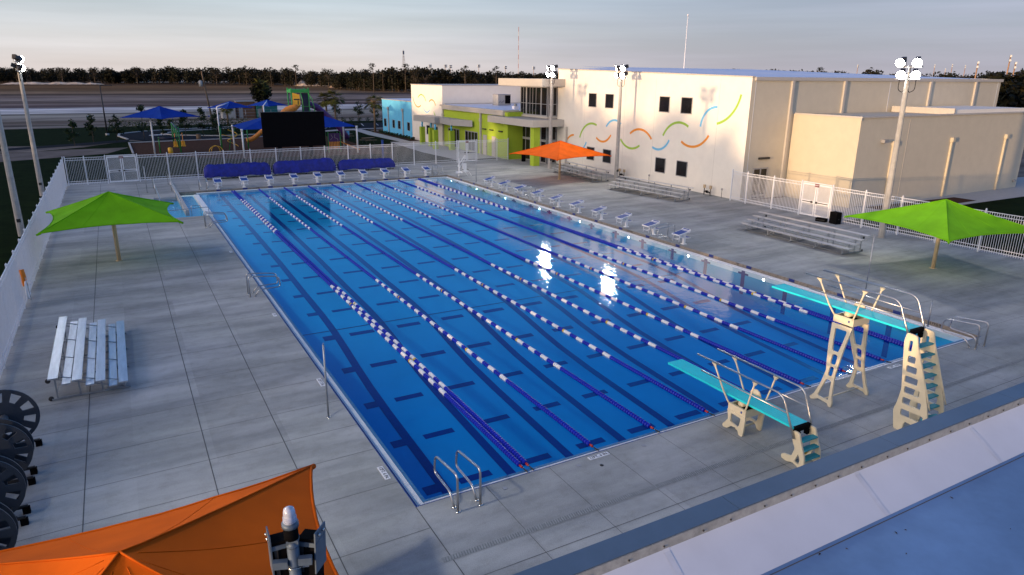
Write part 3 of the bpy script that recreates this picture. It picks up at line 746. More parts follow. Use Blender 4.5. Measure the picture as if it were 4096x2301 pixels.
# ------------------------------------------------------------------ fences
def fpanel(L, H=2.35):
    b = MB(); n = max(2, int(round(L/.125)))
    for z in (.16,.34,H-.22,H-.03): b.box((0,-.016,z-.018),(L,.016,z+.018), m_white)
    for i in range(n):
        x = (i+.5)*L/n; b.box((x-.0095,-.0125,.05),(x+.0095,.0125,H-.03), m_white)
    return b
pm_cache = {}
def fence(label, P0, P1, stops, ends=(0,0)):
    """fence from P0 to P1; stops = list of distances with posts; None between = gap"""
    a = Vector((*P0,0)); d = (Vector((*P1,0))-a); ang = math.atan2(d.y, d.x); d.normalize()
    t = thing('picket_fence', label, 'fence', a, ang, 'white picket fences round the pool')
    for seg in stops:
        for i, s in enumerate(seg):
            key = 'post'
            if key not in pm_cache:
                p_ = MB(); p_.box((-.035,-.035,0),(.035,.035,2.43), m_white); p_.raw([(-.045,-.045,2.43),(.045,-.045,2.43),(.045,.045,2.43),(-.045,.045,2.43),(0,0,2.49)], [(0,1,4),(1,2,4),(2,3,4),(3,0,4),(3,2,1,0)], m_white)
                o = p_.obj('post', t, (s,0,0)); pm_cache[key] = o.data
            else:
                o = bpy.data.objects.new('post', pm_cache[key]); COL.objects.link(o); o.parent = t; o.location = (s,0,0)
            if i < len(seg)-1:
                Lp = round(seg[i+1]-s-.07, 2)
                if Lp not in pm_cache: o = fpanel(Lp).obj('picket_panel', t, (s+.035,0,0)); pm_cache[Lp] = o.data
                else:
                    o = bpy.data.objects.new('picket_panel', pm_cache[Lp]); COL.objects.link(o); o.parent = t; o.location = (s+.035,0,0)
    return t
fence('tall white picket fence running along the left side of the deck', (-9,57.05), (-9,-11.65), [[i*2.29 for i in range(31)]])
BA = (Vector((34.4,58.15))-Vector((-9,57.05))); 
def bx_(x): return (x+9)*BA.length/43.4
fence('white picket fence along the far end of the deck behind the tarps', (-9,57.05), (34.4,58.15),
      [[bx_(-8.86),bx_(-7.46),bx_(-5.9)], [bx_(x) for x in (-3.45,-1.05,1.34,3.71,6.08,8.44,10.8,13.17,15.55,17.92,20.3,22.74,25.28,27.85)], [bx_(x) for x in (30.3,32.9,34.36)]])
fence('white picket fence along the right side of the deck below the tan annex', (36.95,26.4), (36.95,-12), [[0,1.55,4.05,6.5], [9.0,11.43,13.89,16.28,18.73,21.15,23.55,25.95,28.35,30.75,33.15,35.55,37.95]])

def gate(label, P0, P1):
    a = Vector((*P0,0)); d = Vector((*P1,0))-a; ang = math.atan2(d.y, d.x); Lg = d.length; t = thing('double_gate', label, 'gate', a, ang, 'white double gates in the fences')
    b = MB(); b.box((0.04,-.03,2.36),(Lg-.04,.03,2.42), m_white); b.obj('top_rail', t)
    hw = Lg/2
    for s in (0,1):
        x0 = .05+s*(hw-.02); x1 = x0+hw-.07
        b = MB()
        for (u0,u1,w0,w1) in ((x0,x0+.08,.08,2.32),(x1-.08,x1,.08,2.32),(x0+.08,x1-.08,.08,.2),(x0+.08,x1-.08,2.22,2.32),(x0+.08,x1-.08,.95,1.16)): b.box((u0,-.025,w0),(u1,.025,w1), m_white)
        n_ = int((x1-x0-.16)/.075)
        for i in range(n_):
            x = x0+.08+(i+.5)*(x1-x0-.16)/n_; b.box((x-.014,-.012,.2),(x+.014,.012,.95), m_white); b.box((x-.014,-.012,1.16),(x+.014,.012,2.22), m_white)
        lf = b.obj('gate_leaf', t)
        for sy in (-1,):
            h = MB(); h.box((x0+.14,sy*.075,1.04),(x1-.14,sy*.05,1.09), m_darkmetal); h.box((x0+(.72 if s==0 else .02)*(x1-x0),sy*.09,1.0),(x0+(.72 if s==0 else .02)*(x1-x0)+.12,-.026,1.13), m_darkmetal); h.obj('push_bar', lf)
    b = MB(); b.box((hw-.17,-.055,2.13),(hw+.17,-.035,2.35), m_exit); ex = b.obj('exit_sign', t)
    text('lettering', 'EXIT', .15, m_white, ex, (hw,-.0565,2.24), (PI/2,0,0), .001)
    return t
def BP(x): return (x, 57.05+(x+9)/43.4*1.1)
gate('white double gate with exit sign at the far left end of the fence', BP(-5.86), BP(-3.49))
gate('white double gate with exit sign by the lime green wall', BP(27.9), BP(30.26))
gate('white double gate with exit sign in the right fence below the annex', (36.95,19.86), (36.95,17.44))
b = MB()
for (x0,y0,x1,y1,w_,h_,lbl) in ((-.38,0,.38,0,0,0,''),): pass
# two dark cases by the right gate
c1 = MB(); c1.box((-.35,-.16,0),(.35,.16,.24), m_black); c1.box((-.30,-.17,.1),(.30,.17,.14), m_darkmetal); tag(c1.obj('equipment_case', None, (36.3,17.5,0), PI/2+.2), 'low black case lying on the deck at the right gate', 'case')
c2 = MB(); c2.box((-.30,-.22,0),(.30,.22,.78), m_black); c2.box((-.31,-.05,.3),(.31,.05,.36), m_darkmetal); tag(c2.obj('speaker_box', None, (36.5,16.6,0), PI/2-.15), 'upright black box standing on the deck against the right fence', 'box')

# ------------------------------------------------------------------ bleachers (local x = rise direction away from pool, y = length)
def bleacher(label, loc, rz, Ln, n, z0, dz, dx, name='bleacher', wheels=True, sign=1):
    t = thing(name, label, 'bleacher', loc, rz, 'aluminium bleachers on the deck')
    for i in range(n):
        x = sign*i*dx; z = z0+dz*i
        b = MB(); b.box((x-.125,0,z-.04),(x+.125,Ln,z), m_alu)
        for k in (-.07,0,.07): b.box((x+k-.006,.003,z-.001),(x+k+.006,Ln-.003,z+.0025), m_alu)
        b.obj('seat_plank', t)
        if i > 0:
            xf = x-sign*.30
            b = MB(); b.box((xf-.11,.02,z-.26),(xf+.11,Ln-.02,z-.225), m_alu)
            for k in (-.05,.05): b.box((xf+k-.006,.023,z-.226),(xf+k+.006,Ln-.023,z-.2225), m_alu)
            b.obj('foot_plank', t)
    nf = max(3, int(Ln/1.9)+1)
    for k in range(nf):
        y = .45+k*(Ln-.9)/(nf-1)
        b = MB(); X = sign*(n-1)*dx
        b.box((min(-.15*sign, X+.15*sign),y-.025,.02),(max(-.15*sign, X+.15*sign),y+.025,.07), m_galv)
        for i in range(n):
            x = sign*i*dx; z = z0+dz*i; b.box((x-.022,y-.022,.07),(x+.022,y+.022,z-.04), m_galv)
            if i > 0: b.tube([(x,y,z-.10),(x-sign*dx,y,z-.28)], .014, m_galv, 4)
        b.tube([(X,y,z0+dz*(n-1)-.2),(0,y,.08)], .015, m_galv, 4)
        b.obj('support_frame', t)
    if wheels:
        X = sign*((n-1)*dx+.17)
        for k in (0, nf-1):
            y = .45+k*(Ln-.9)/(nf-1)
            for zz in (.075, z0+dz*(n-1)-.22):
                b = MB(); b.cyl((X,y-.02,zz),(X,y+.02,zz), .07, m_darkmetal, 12); b.obj('wheel', t)
    b = MB(); b.tube([(0,.45,.10),(0,Ln-.45,.10)], .014, m_galv, 4); b.tube([(sign*(n-1)*dx,.45,.2),(sign*(n-1)*dx,Ln-.45,.2)], .014, m_galv, 4); b.obj('brace', t)
    return t
bleacher('small four row aluminium bleacher standing on the left deck near the left fence', (-5.58,9.6,0), 0, 6.1, 4, .41, .15, .58, sign=-1)
bleacher('long aluminium bleacher on the right deck in front of the right gate', (29.3,10.3,0), -R(1), 7.9, 4, .43, .2, .5)
bleacher('long aluminium bleacher against the cream wall between light pole and wall corner', (32.62,27.45,0), R(6.5), 8.1, 4, .43, .2, .5)
bleacher('long aluminium bleacher against the cream wall behind the far orange shade', (32.75,38.8,0), -R(4.5), 8.2, 4, .43, .2, .5)

# ------------------------------------------------------------------ shade umbrellas
def canopy(hs, zr, zp, m, sag=.42, n=14, hip_sag=.06):
    b = MB(); cs = [(-hs,-hs),(hs,-hs),(hs,hs),(-hs,hs)]
    for s in range(4):
        a, c = cs[s], cs[(s+1)%4]; grid = []
        for j in range(n+1):
            v = j/n; row = []
            for i in range(n+1):
                t = i/n; ex = a[0]+(c[0]-a[0])*t; ey = a[1]+(c[1]-a[1])*t
                k = 4*t*(1-t); mx_, my_ = (a[0]+c[0])/2, (a[1]+c[1])/2; ln = math.hypot(mx_, my_)
                ex -= mx_/ln*sag*k; ey -= my_/ln*sag*k
                z = zr+.06*k
                x = ex*v; y = ey*v; zz = zp+(z-zp)*(v**(.93)) - hip_sag*math.sin(PI*v)*k + .028*noise.noise(Vector((x*1.1, y*1.1, hs)))*v*k
                row.append((x,y,zz))
            grid.append(row)
        V = [p_ for r_ in grid for p_ in r_]
        F = [(j*(n+1)+i, (j+1)*(n+1)+i, (j+1)*(n+1)+i+1, j*(n+1)+i+1) for j in range(n) for i in range(n)]
        b.raw(V, F, m, True)
        if n > 10:
            b.tube([grid[n][i] for i in range(n+1)], .028, m, 5); b.tube([(g_[0][0], g_[0][1], g_[0][2]+.006) for g_ in grid], .016, m, 5)
            for q in (int(n*.33), int(n*.67)): b.tube([(g_[q][0], g_[q][1], g_[q][2]+.002) for g_ in grid[1:]], .006, m, 4)
    return b
def umbrella(label, x, y, hs, m, rz=0, zr=2.3, zp=3.57, post=m_tanpost, pr=.10, cat='shade umbrella', group='square shade umbrellas on the deck', off=(0,0)):
    t = thing('shade_umbrella', label, cat, (x,y,0), rz, group)
    o = canopy(hs, zr, zp, m).obj('canopy', t, (off[0],off[1],0))
    b = MB()
    for sx in (-1,1):
        for sy in (-1,1): b.tube([(off[0],off[1],zp-.12),(off[0]+sx*hs*.985,off[1]+sy*hs*.985,zr-.03)], .03, post, 6)
    b.obj('hip_frame', t)
    b = MB(); b.cyl((0,0,0),(0,0,zp-.12 if off == (0,0) else zr+.25), pr, post, 14); b.cyl((0,0,0),(0,0,.02), pr*1.7, post, 14)
    if off != (0,0): b.tube([(0,0,zr+.2),(off[0],off[1],zp-.15)], pr*.8, post, 8)
    b.obj('post', t)
    for sx in (-1,1):
        for sy in (-1,1): 
            b = MB(); b.cyl((off[0]+sx*hs*.97,off[1]+sy*hs*.97,zr-.02),(off[0]+sx*hs*1.02,off[1]+sy*hs*1.02,zr-.05), .05, m, 8); b.obj('corner_pocket', o); bpy.context.view_layer.update() if False else None
    return t
umbrella('lime green square shade umbrella on the left deck', -5.5, 27.35, 2.95, m_fgreen)
umbrella('lime green square shade umbrella on the right deck by the right fence', 31.1, 6.75, 3.1, m_fgreen, R(-11))
umbrella('orange square shade umbrella far off on the deck by the entrance', 31.15, 42.25, 3.3, m_forange, R(9))
umbrella('large orange square shade umbrella in the near left corner of the view', -5.43, -4.04, 3.02, fabric_material('shaded_orange_fabric', (.50, .085, .001), .05))  # same orange fabric, base colour darkened to imitate the weaker light here

# ------------------------------------------------------------------ floodlight poles
def flood(par, loc, az, tilt, lit, r=.26):
    t = bpy.data.objects.new('floodlight', None)
    b = MB(); n = 16
    b.tube([(0,.30,0),(0,.26,0),(0,.05,0),(0,-.16,0)], [.05,.10,.20,r], m_darkmetal, n); b.box((-.12,.28,-.14),(.12,.52,.14), m_darkmetal)
    b.tube([(-r*.9,.1,0),(-r*.95,.15,-.28),(r*.95,.15,-.28),(r*.9,.1,0)], .018, m_galv, 5)
    o = b.obj('floodlight', par, loc); o.rotation_euler = (R(tilt),0,az)
    l = MB(); l.cyl((0,-.162,0),(0,-.172,0), r*.93, lit, n); q = l.obj('lens', o)
    return o
def pole(label, x, y, h, heads, group='floodlight poles round the pool', aim=None, power=900, cone=165):
    t = thing('floodlight_pole', label, 'floodlight', (x,y,0), 0, group)
    b = MB(); b.tube([(0,0,0),(0,0,h-.1)], [.20,.13], m_conc, 10, smooth=False); b.obj('pole', t)
    b = MB(); b.box((-.10,-.10,.85),(.10,-.20,1.05), m_darkmetal); b.obj('junction_box', t)
    b = MB(); b.box((-.06,-.75,h-.02),(.06,.75,h+.07), m_galv); b.box((-.06,-.75,h+.63),(.06,.75,h+.72), m_galv); b.cyl((0,0,h-.2),(0,0,h+.75), .09, m_galv, 8); b.obj('crossarm', t)
    b = MB()
    for s in (-1,1): b.tube(rounded([(0,s*.1,h-.5),(0,s*.18,h-.75),(0,s*.5,h-.6),(0,s*.5,h+.0)], .15, 4), .02, m_black, 5)
    b.obj('cable', t)
    for (dy, dz, az, tilt, lit) in heads: flood(t, (-.10 if x > 0 else .10, dy, h+dz+.28), az, tilt, lit)
    if aim is not None:
        l = bpy.data.lights.new('flood_beam', 'SPOT'); l.energy = power; l.spot_size = R(cone); l.spot_blend = 1.0; l.shadow_soft_size = .35; l.color = (1.0, .95, .84)
        lo = bpy.data.objects.new('flood_beam', l); COL.objects.link(lo); lo.parent = t; lo.location = (-.5 if x > 0 else .5, 0, h+.35)
        dv = Vector(aim)-Vector((x,y,h)); lo.rotation_euler = (-dv).to_track_quat('Z','Y').to_euler()
    return t
AR = -PI/2      # facing the pool from the right (-X)
H4 = [(-.42,.0,AR+.25,22,m_lens),(.42,.0,AR-.2,22,m_lens),(-.42,.62,AR+.2,18,m_lens),(.42,.62,AR-.55,20,m_lens)]
pole('floodlight pole with bright lamps beside the entrance canopy', 34.36, 49.09, 9.2, H4, aim=(18,44,0), power=700)
pole('floodlight pole with four bright lamps between the two wall bleachers', 35.42, 39.15, 9.15, H4, aim=(18,36,0), power=700)
pole('floodlight pole with four glaring lamps by the right fence', 35.4, 12.5, 9.3, [(-.46,.0,AR+.62,20,m_lens),(.36,.0,AR+.45,22,m_lens),(-.46,.66,AR+.5,20,m_lens),(.5,.66,AR+.25,20,m_lens)], aim=(14,10,0), power=500)
HL = [(-.42,.0,PI/2+.2,22,m_lensdim),(.42,.0,PI/2-.9,22,m_lensdim),(.42,.62,PI/2-.75,14,m_lens),(-.42,.62,PI/2+1.2,18,m_lensdim)]
pole('farther floodlight pole outside the left fence', -10.43, 52.25, 9.3, HL, aim=(22,38,2), power=750, cone=100)
pole('nearer floodlight pole outside the left fence, cut by the picture edge', -10.43, 36.3, 9.3, HL, aim=(22,28,2), power=750, cone=100)
pole('floodlight pole outside the left fence beyond the picture edge', -10.43, 18.5, 9.3, HL, aim=(22,14,2), power=650, cone=100)
pole('floodlight pole outside the left fence level with the near pool end', -10.2, -.5, 9.3, HL, aim=(6,1,0), power=1100, cone=110)

# ------------------------------------------------------------------ diving stands (local x across, y towards water, origin under the rear)
def oval(cx, cy, w_, h_, n=10): return [(cx+w_/2*math.cos(2*PI*k/n), cy+h_/2*math.sin(2*PI*k/n)) for k in range(n)]
def rrect(u0, v0, u1, v1, r=.04): return round2([(u0,v0),(u1,v0),(u1,v1),(u0,v1)], r)
def springboard_top(t, xl, xr, zb, yr, yt, yf0, yf1, zoff=0):
    """board, rails, box; xl/xr = side planes, zb = board height, yf0..yf1 box extent"""
    xc = (xl+xr)/2
    b = MB(); b.box((xc-.28,yr,zb-.05),(xc+.28,yt,zb), m_turq)
    for k in range(5): b.box((xc-.2+k*.1-.008,yr+.1,zb-.0005),(xc-.2+k*.1+.008,yt-.05,zb+.003), m_turq)
    b.box((xc-.288,yr+.002,zb-.055),(xc-.281,yt-.002,zb+.006), m_turq); b.obj('board', t)
    b = MB(); b.box((xc-.27,yr-.07,zb-.12),(xc+.27,yr+.02,zb+.012), m_black); b.box((xc-.22,yr-.10,zb-.26),(xc-.12,yr+.0,zb-.12), m_black); b.box((xc+.12,yr-.10,zb-.26),(xc+.22,yr+.0,zb-.12), m_black); b.obj('hinge', t)
    b = MB()   # fulcrum box
    b.box((xl-.02,yf0,zb-.42),(xl+.04,yf1,zb-.20), m_ivory); b.box((xr-.04,yf0,zb-.42),(xr+.02,yf1,zb-.20), m_ivory)
    b.box((xl+.04,yf0,zb-.42),(xr-.04,yf0+.05,zb-.22), m_ivory); b.box((xl+.04,yf1-.05,zb-.42),(xr-.04,yf1,zb-.22), m_ivory); b.box((xl+.04,yf0+.05,zb-.40),(xr-.04,yf1-.05,zb-.36), m_black)
    fb_ = b.obj('fulcrum_box', t)
    b = MB(); b.cyl((xl+.1,(yf0+yf1)/2,zb-.16),(xr-.1,(yf0+yf1)/2,zb-.16), .09, m_ivory, 14); b.obj('fulcrum_roller', t)
    b = MB(); b.cyl((xr+.02,(yf0+yf1)/2+.05,zb-.06),(xr+.06,(yf0+yf1)/2+.05,zb-.06), .19, m_ivory, 20); b.obj('adjusting_wheel', t)
    b = MB(); b.box((xl-.024,yf0+.12,zb-.33),(xl-.0205,yf0+.17,zb-.27), m_dblue); b.obj('badge', t)
    for x, s in ((xl,-1), (xr,1)):
        zt = zb+.77; xo = x-s*(-.03)*1
        for (ya, yb) in ((yf1-.02, yf1+.62), (yf0+.06, yf0-.22)):
            b = MB(); pts = [(x,ya,zb-.25),(x+s*.015,ya+(yb-ya)*.3,zb-.02),(x+s*.04,ya+(yb-ya)*.62,zb+.33),(x+s*.05,yb,zt-.03)]
            b.tube(rounded(pts,.15,4), .026, m_ivory, 6); b.box((x+s*.05-.02,yb-.075,zt-.06),(x+s*.05+.02,yb+.075,zt-.028), m_ivory)
            b.tube([(x+s*.05,yb-.06,zt-.05),(x+s*.047,yb+(ya-yb)*.12,zt-.17)], .014, m_ivory, 5); b.tube([(x+s*.05,yb+.06,zt-.05),(x+s*.047,yb+(ya-yb)*.12,zt-.17)], .014, m_ivory, 5)
            b.obj('rail_post', t)
        b = MB(); X = x+s*.05
        b.tube(rounded([(X,yt-1.3,zt),(X,yr+.34,zt),(X-s*.01,yr+.16,zb+.34),(X-s*.03,yr-.10,zb-.25)], .26, 7), .027, m_railsteel, 8)
        b.tube([(X,yt-1.5,zb+.34),(X-s*.01,yr+.16,zb+.34)], .022, m_railsteel, 7)
        b.obj('handrail', t)
# low board -------------------------------------------------------------
t = thing('low_diving_stand', 'low diving board with turquoise plank and short ivory ladder', 'diving board', (0,0,0))
springboard_top(t, 8.98, 9.66, .97, -2.68, 1.98, -1.22, -.60)
for x in (8.97, 9.67):
    prof_a = round2([(-.50,0),(-.66,0.02),(-.78,.14),(-.95,.16),(-1.02,.12),(-1.08,0),(-1.20,0),(-1.22,.2),(-1.24,.56),(-.60,.60),(-.66,.3),(-.48,.07)], .03)
    o = plate('leg_frame', prof_a, [round2([(-.74,.24),(-1.04,.20),(-1.10,.50),(-.74,.52)], .06)], .05, m_ivory, t, (x,0,0), ROT_YZ)
b = MB(); b.tube([(8.97,-.95,.12),(9.67,-.95,.12)], .03, m_ivory, 6); b.obj('cross_brace', t)
for x in (9.03, 9.62):
    pr_ = round2([(-2.46,.02),(-2.62,0.0),(-2.80,.06),(-2.95,0),(-3.14,0),(-3.10,.35),(-2.98,.62),(-2.88,.90),(-2.70,.90),(-2.72,.62),(-2.82,.45),(-2.74,.2),(-2.50,.16),(-2.44,.10)], .05)
    plate('ladder_side', pr_, [round2([(-2.84,.10),(-2.97,.06),(-3.0,.22),(-2.93,.36)], .04)], .045, m_ivory, t, (x,0,0), ROT_YZ)
for z, y in ((.24,-3.06),(.47,-3.0),(.70,-2.93)):
    b = MB(); b.prism([(9.06,y-.07),(9.59,y-.07),(9.59,y+.08),(9.33,y+.11),(9.06,y+.08)], z-.018, z+.018, m_turq2); b.obj('step', t)
b = MB(); b.tube(rounded([(9.08,-3.0,.36),(9.3,-2.92,.30),(9.57,-2.95,.46)], .1, 4), .035, m_pyellow, 6); b.obj('step_bracket', t)
# high board ------------------------------------------------------------
t = thing('high_diving_stand', 'tall diving board on splayed ivory legs with long ladder of turquoise steps', 'diving board', (0,0,0))
springboard_top(t, 13.15, 13.85, 2.84, -2.72, 1.93, -1.14, -.48)
for s, xb, xt in ((-1,12.63,13.15), (1,14.36,13.85)):
    ang = math.atan2(xt-xb, 2.42)
    prof_a = [(-.48,2.42),(-.52,2.1),(-.56,1.75),(-.64,1.35),(-.72,1.0),(-.66,.55),(-.55,.2),(-.44,.05),(-.50,0),(-.60,.03),(-.72,.10),(-1.04,.07),(-1.10,0),(-1.18,0),(-1.19,.12),(-1.12,.3),(-1.06,.7),(-1.03,1.0),(-1.05,1.4),(-1.08,1.9),(-1.14,2.42)]
    holes = [round2([(-.62,2.30),(-1.02,2.30),(-.98,1.9),(-.93,1.62),(-.72,1.62),(-.66,1.95)], .06), rrect(-.96,1.22,-.77,1.54,.09), rrect(-.955,.86,-.80,1.16,.07), round2([(-.80,.76),(-.98,.76),(-1.05,.16),(-.66,.18)], .06)]
    o = plate('leg_frame', prof_a, holes, .055, m_ivory, t, (0,0,0), ROT_YZ)
    sk = Matrix.Rotation(ang, 4, 'Y'); sk = Matrix.Translation((xb,0,0)) @ sk
    o.data.transform(sk)
b = MB(); b.tube([(12.66,-.85,.12),(14.33,-.85,.12)], .025, m_ivory, 6); b.box((13.15,-.9,2.30),(13.85,-.7,2.36), m_ivory); b.obj('cross_brace', t)
for x in (13.12, 13.86):
    outl_ = [(-2.83,0),(-3.05,0),(-3.10,.32),(-3.30,.30),(-3.42,0),(-3.72,0),(-3.70,.5),(-3.60,1.0),(-3.45,1.5),(-3.28,2.0),(-3.10,2.45),(-3.02,2.78),(-2.74,2.80),(-2.70,2.55),(-2.74,2.2),(-2.80,1.7),(-2.86,1.2),(-2.80,.75),(-2.74,.55)]
    hs_ = []
    def fr(z): # front edge
        return {0:-2.80}.get(z, -2.80) if z > .9 else -2.82
    for z in (.45,.80,1.12,1.42,1.72,2.0):
        yb_ = -3.62+(z-.45)*.30; hs_.append(rrect(yb_+.06, z, -2.95+.02*z if z < 1.3 else -2.93+.03*z, z+.2, .05))
    hs_.append(rrect(-2.94,2.30,-2.84,2.62,.04))
    plate('ladder_side', round2(outl_, .06), hs_, .05, m_ivory, t, (x,0,0), ROT_YZ)
    b = MB(); b.tube(rounded([(x,-3.04,2.6),(x,-3.42,1.6),(x,-3.68,.9)], .3, 4), .02, m_ivory, 6); b.obj('ladder_grip', t)
for k in range(9):
    z = .26+k*.275; y = -3.66+.24*k*.275*1.18
    b = MB(); b.prism([(13.15,y-.05),(13.83,y-.05),(13.83,y+.10),(13.49,y+.14),(13.15,y+.10)], z-.016, z+.016, m_turq2); b.obj('step', t)

# ------------------------------------------------------------------ covered reels along the far fence
def tarp_roll(label, x0, x1, y, h=1.12):
    t = thing('covered_reel', label, 'tarp cover', (x0,y,0), 0, 'blue tarp covered rolls at the far fence')
    Ln = x1-x0; nx, na = 46, 22; V = []; F = []
    seed = random.random()*50
    for i in range(nx+1):
        u = i/nx; e = min(u,1-u)*Ln; endf = min(1, (e/.45))**.5 if e < .45 else 1
        for k in range(na+1):
            a = -PI*.08+(PI*1.16)*k/na
            wy = .50*(.75+.25*endf); hz_ = (h-.28)*(.62+.38*endf)
            yy = math.cos(a)*wy; zz = .28+max(-.05, math.sin(a))*hz_*(1-.12*abs(math.cos(a)))
            nz = noise.noise(Vector((u*Ln*1.1+seed, k*.35, seed))); fold = noise.noise(Vector((u*Ln*3.2+seed, k*.12, 3)))
            lowf = 1-max(0, math.sin(a)); sw = .5+.5*math.cos(u*Ln*2*PI/2.6)
            yy *= 1+.14*nz+.22*fold*lowf; zz += .08*nz - .13*lowf*sw + .07*fold
            V.append((u*Ln, yy, max(.17, zz)))
    for i in range(nx):
        for k in range(na): a = i*(na+1)+k; F.append((a, a+na+1, a+na+2, a+1))
    b = MB(); b.raw(V, F, m_tarp, True); b.raw([V[k] for k in range(na+1)], [tuple(range(na+1))], m_tarp); b.raw([V[nx*(na+1)+k] for k in range(na+1)], [tuple(range(na,-1,-1))], m_tarp)
    b.obj('tarp', t)
    b = MB()
    for yy in (-.42,.42): b.box((.1,yy-.03,.14),(Ln-.1,yy+.03,.19), m_galv)
    for xx in (.15,Ln/2,Ln-.2): b.box((xx-.03,-.42,.14),(xx+.03,.42,.18), m_galv)
    fr_ = b.obj('trolley_frame', t)
    for xx in (.2,Ln/2,Ln-.25):
        for yy in (-.42,.42): b = MB(); b.cyl((xx,yy-.02,.07),(xx,yy+.02,.07), .07, m_darkmetal, 10); b.box((xx-.02,yy-.025,.1),(xx+.02,yy+.025,.15), m_darkmetal); b.obj('caster', fr_)
tarp_roll('blue tarp covered roll at the far fence, left one of three', 1.75, 7.55, 56.25, 1.34)
tarp_roll('blue tarp covered roll at the far fence, middle one of three', 7.85, 13.75, 56.3, 1.38)
tarp_roll('blue tarp covered roll at the far fence, right one, lower and wrinkled', 14.1, 19.9, 56.35, 1.12)

# storage reels with slotted discs on the left deck
def disc_mesh(r=.76):
    o = []; n = 36
    outer_ = [(r*math.cos(2*PI*k/n), r*math.sin(2*PI*k/n)) for k in range(n)]
    holes = []
    for k in range(10):
        a0 = 2*PI*k/10+.14; a1 = a0+.30
        holes.append([(.42*math.cos(a0),.42*math.sin(a0)),(.68*math.cos(a0-.03),.68*math.sin(a0-.03)),(.68*math.cos(a1+.03),.68*math.sin(a1+.03)),(.42*math.cos(a1),.42*math.sin(a1))])
    return outer_, holes
m_disc = mat('slate_blue_disc', (.022, .034, .052), .55, var=.15)
dc = None
for k, (y0, y1) in enumerate(((5.55,7.3),(3.75,5.28),(1.98,3.52),(.2,1.78))):
    t = thing('storage_reel', f'dark wheeled reel with slotted round discs by the left fence, {ORD[k]} from the bleacher', 'reel', (-8.22,0,0), 0, 'dark storage reels on the left deck')
    for y in (y0, y1):
        if dc is None:
            oo, hh = disc_mesh(); o = plate('disc', oo, hh, .03, m_disc, t, (0,0,0), ROT_XZ); dc = o.data
        else: o = bpy.data.objects.new('disc', dc); COL.objects.link(o); o.parent = t
        o.location = (0,y,.90); o.rotation_euler = (0, random.random(), 0)
    b = MB(); b.cyl((0,y0+.02,.9),(0,y1-.02,.9), .10, m_galv, 10); b.obj('axle', t)
    b = MB()
    for y in (y0+.12, y1-.12):
        b.box((-.66,y-.03,.14),(.66,y+.03,.2), m_darkmetal); b.tube([(-.5,y,.2),(0,y,.9),(.5,y,.2)], .03, m_darkmetal, 6)
    b.box((-.03,y0+.1,.15),(.03,y1-.1,.19), m_darkmetal); fr_ = b.obj('frame', t)
    for y in (y0+.12, y1-.12):
        for x in (-.62,.62): b = MB(); b.box((x-.07,y-.05,.0),(x+.07,y+.05,.16), m_black); b.cyl((x,y-.02,.07),(x,y+.02,.07), .069, m_darkmetal, 8); b.obj('caster', fr_)

# pool lift at the far right corner
t = thing('pool_lift', 'white pool lift with folded arm and seat at the far right corner', 'pool lift', (23.3,47.7,0))
b = MB(); b.cyl((0,0,0),(0,0,.35), .10, m_whiteplast, 12); b.cyl((0,0,.35),(0,0,.5), .33, m_whiteplast, 18); b.obj('base', t)
b = MB(); b.box((-.05,-.05,.5),(.05,.05,1.75), m_whiteplast); b.obj('mast', t)
b = MB(); b.tube([(-.1,.1,1.0),(.75,.3,1.95)], .04, m_whiteplast, 6); b.tube([(-.0,-.05,.8),(.75,.25,1.7)], .03, m_whiteplast, 6); b.box((.68,.2,1.65),(.80,.35,2.0), m_whiteplast); b.obj('arm', t)
b = MB(); b.box((.55,.05,.45),(1.05,.5,.5), m_whiteplast); b.box((.6,.45,.5),(1.0,.52,1.2), m_whiteplast); b.tube([(.55,.1,.62),(.55,.5,.62)], .025, m_black, 5); b.tube([(1.05,.1,.62),(1.05,.5,.62)], .025, m_black, 5); b.obj('seat', t)
b = MB(); b.tube([(.65,.05,.45),(.75,-.35,.1),(1.15,-.35,.1),(1.05,.05,.45)], .018, m_whiteplast, 5); b.obj('footrest', t)

# rescue equipment on the left fence
t = thing('rescue_station', 'orange rescue tube hanging with ring buoy on the left fence', 'rescue gear', (-8.90,20.8,0))
b = MB(); b.tube(rounded([(0,0,1.55),(.03,0,1.3),(.02,.04,1.0),(.03,.02,.85)], .1, 3), .09, m_orangep, 8); b.obj('rescue_tube', t)
b = MB(); ring = [(.08,.35*math.cos(a*PI/12)-.05,.7+.35*math.sin(a*PI/12)) for a in range(25)]; b.tube(ring, .05, m_whiteplast, 7, cap=False); b.obj('ring_buoy', t)
b = MB(); b.tube([(.12,-.35,1.3),(.16,-.2,.3),(.16,.25,.2)], .012, m_galv, 5); b.obj('throw_rope', t)

def aty(u, v, Y):
    d = fw + rt*((u-2048)/FPX) - up*((v-1150.5)/FPX)
    return CP + d*((Y-CP.y)/d.y)

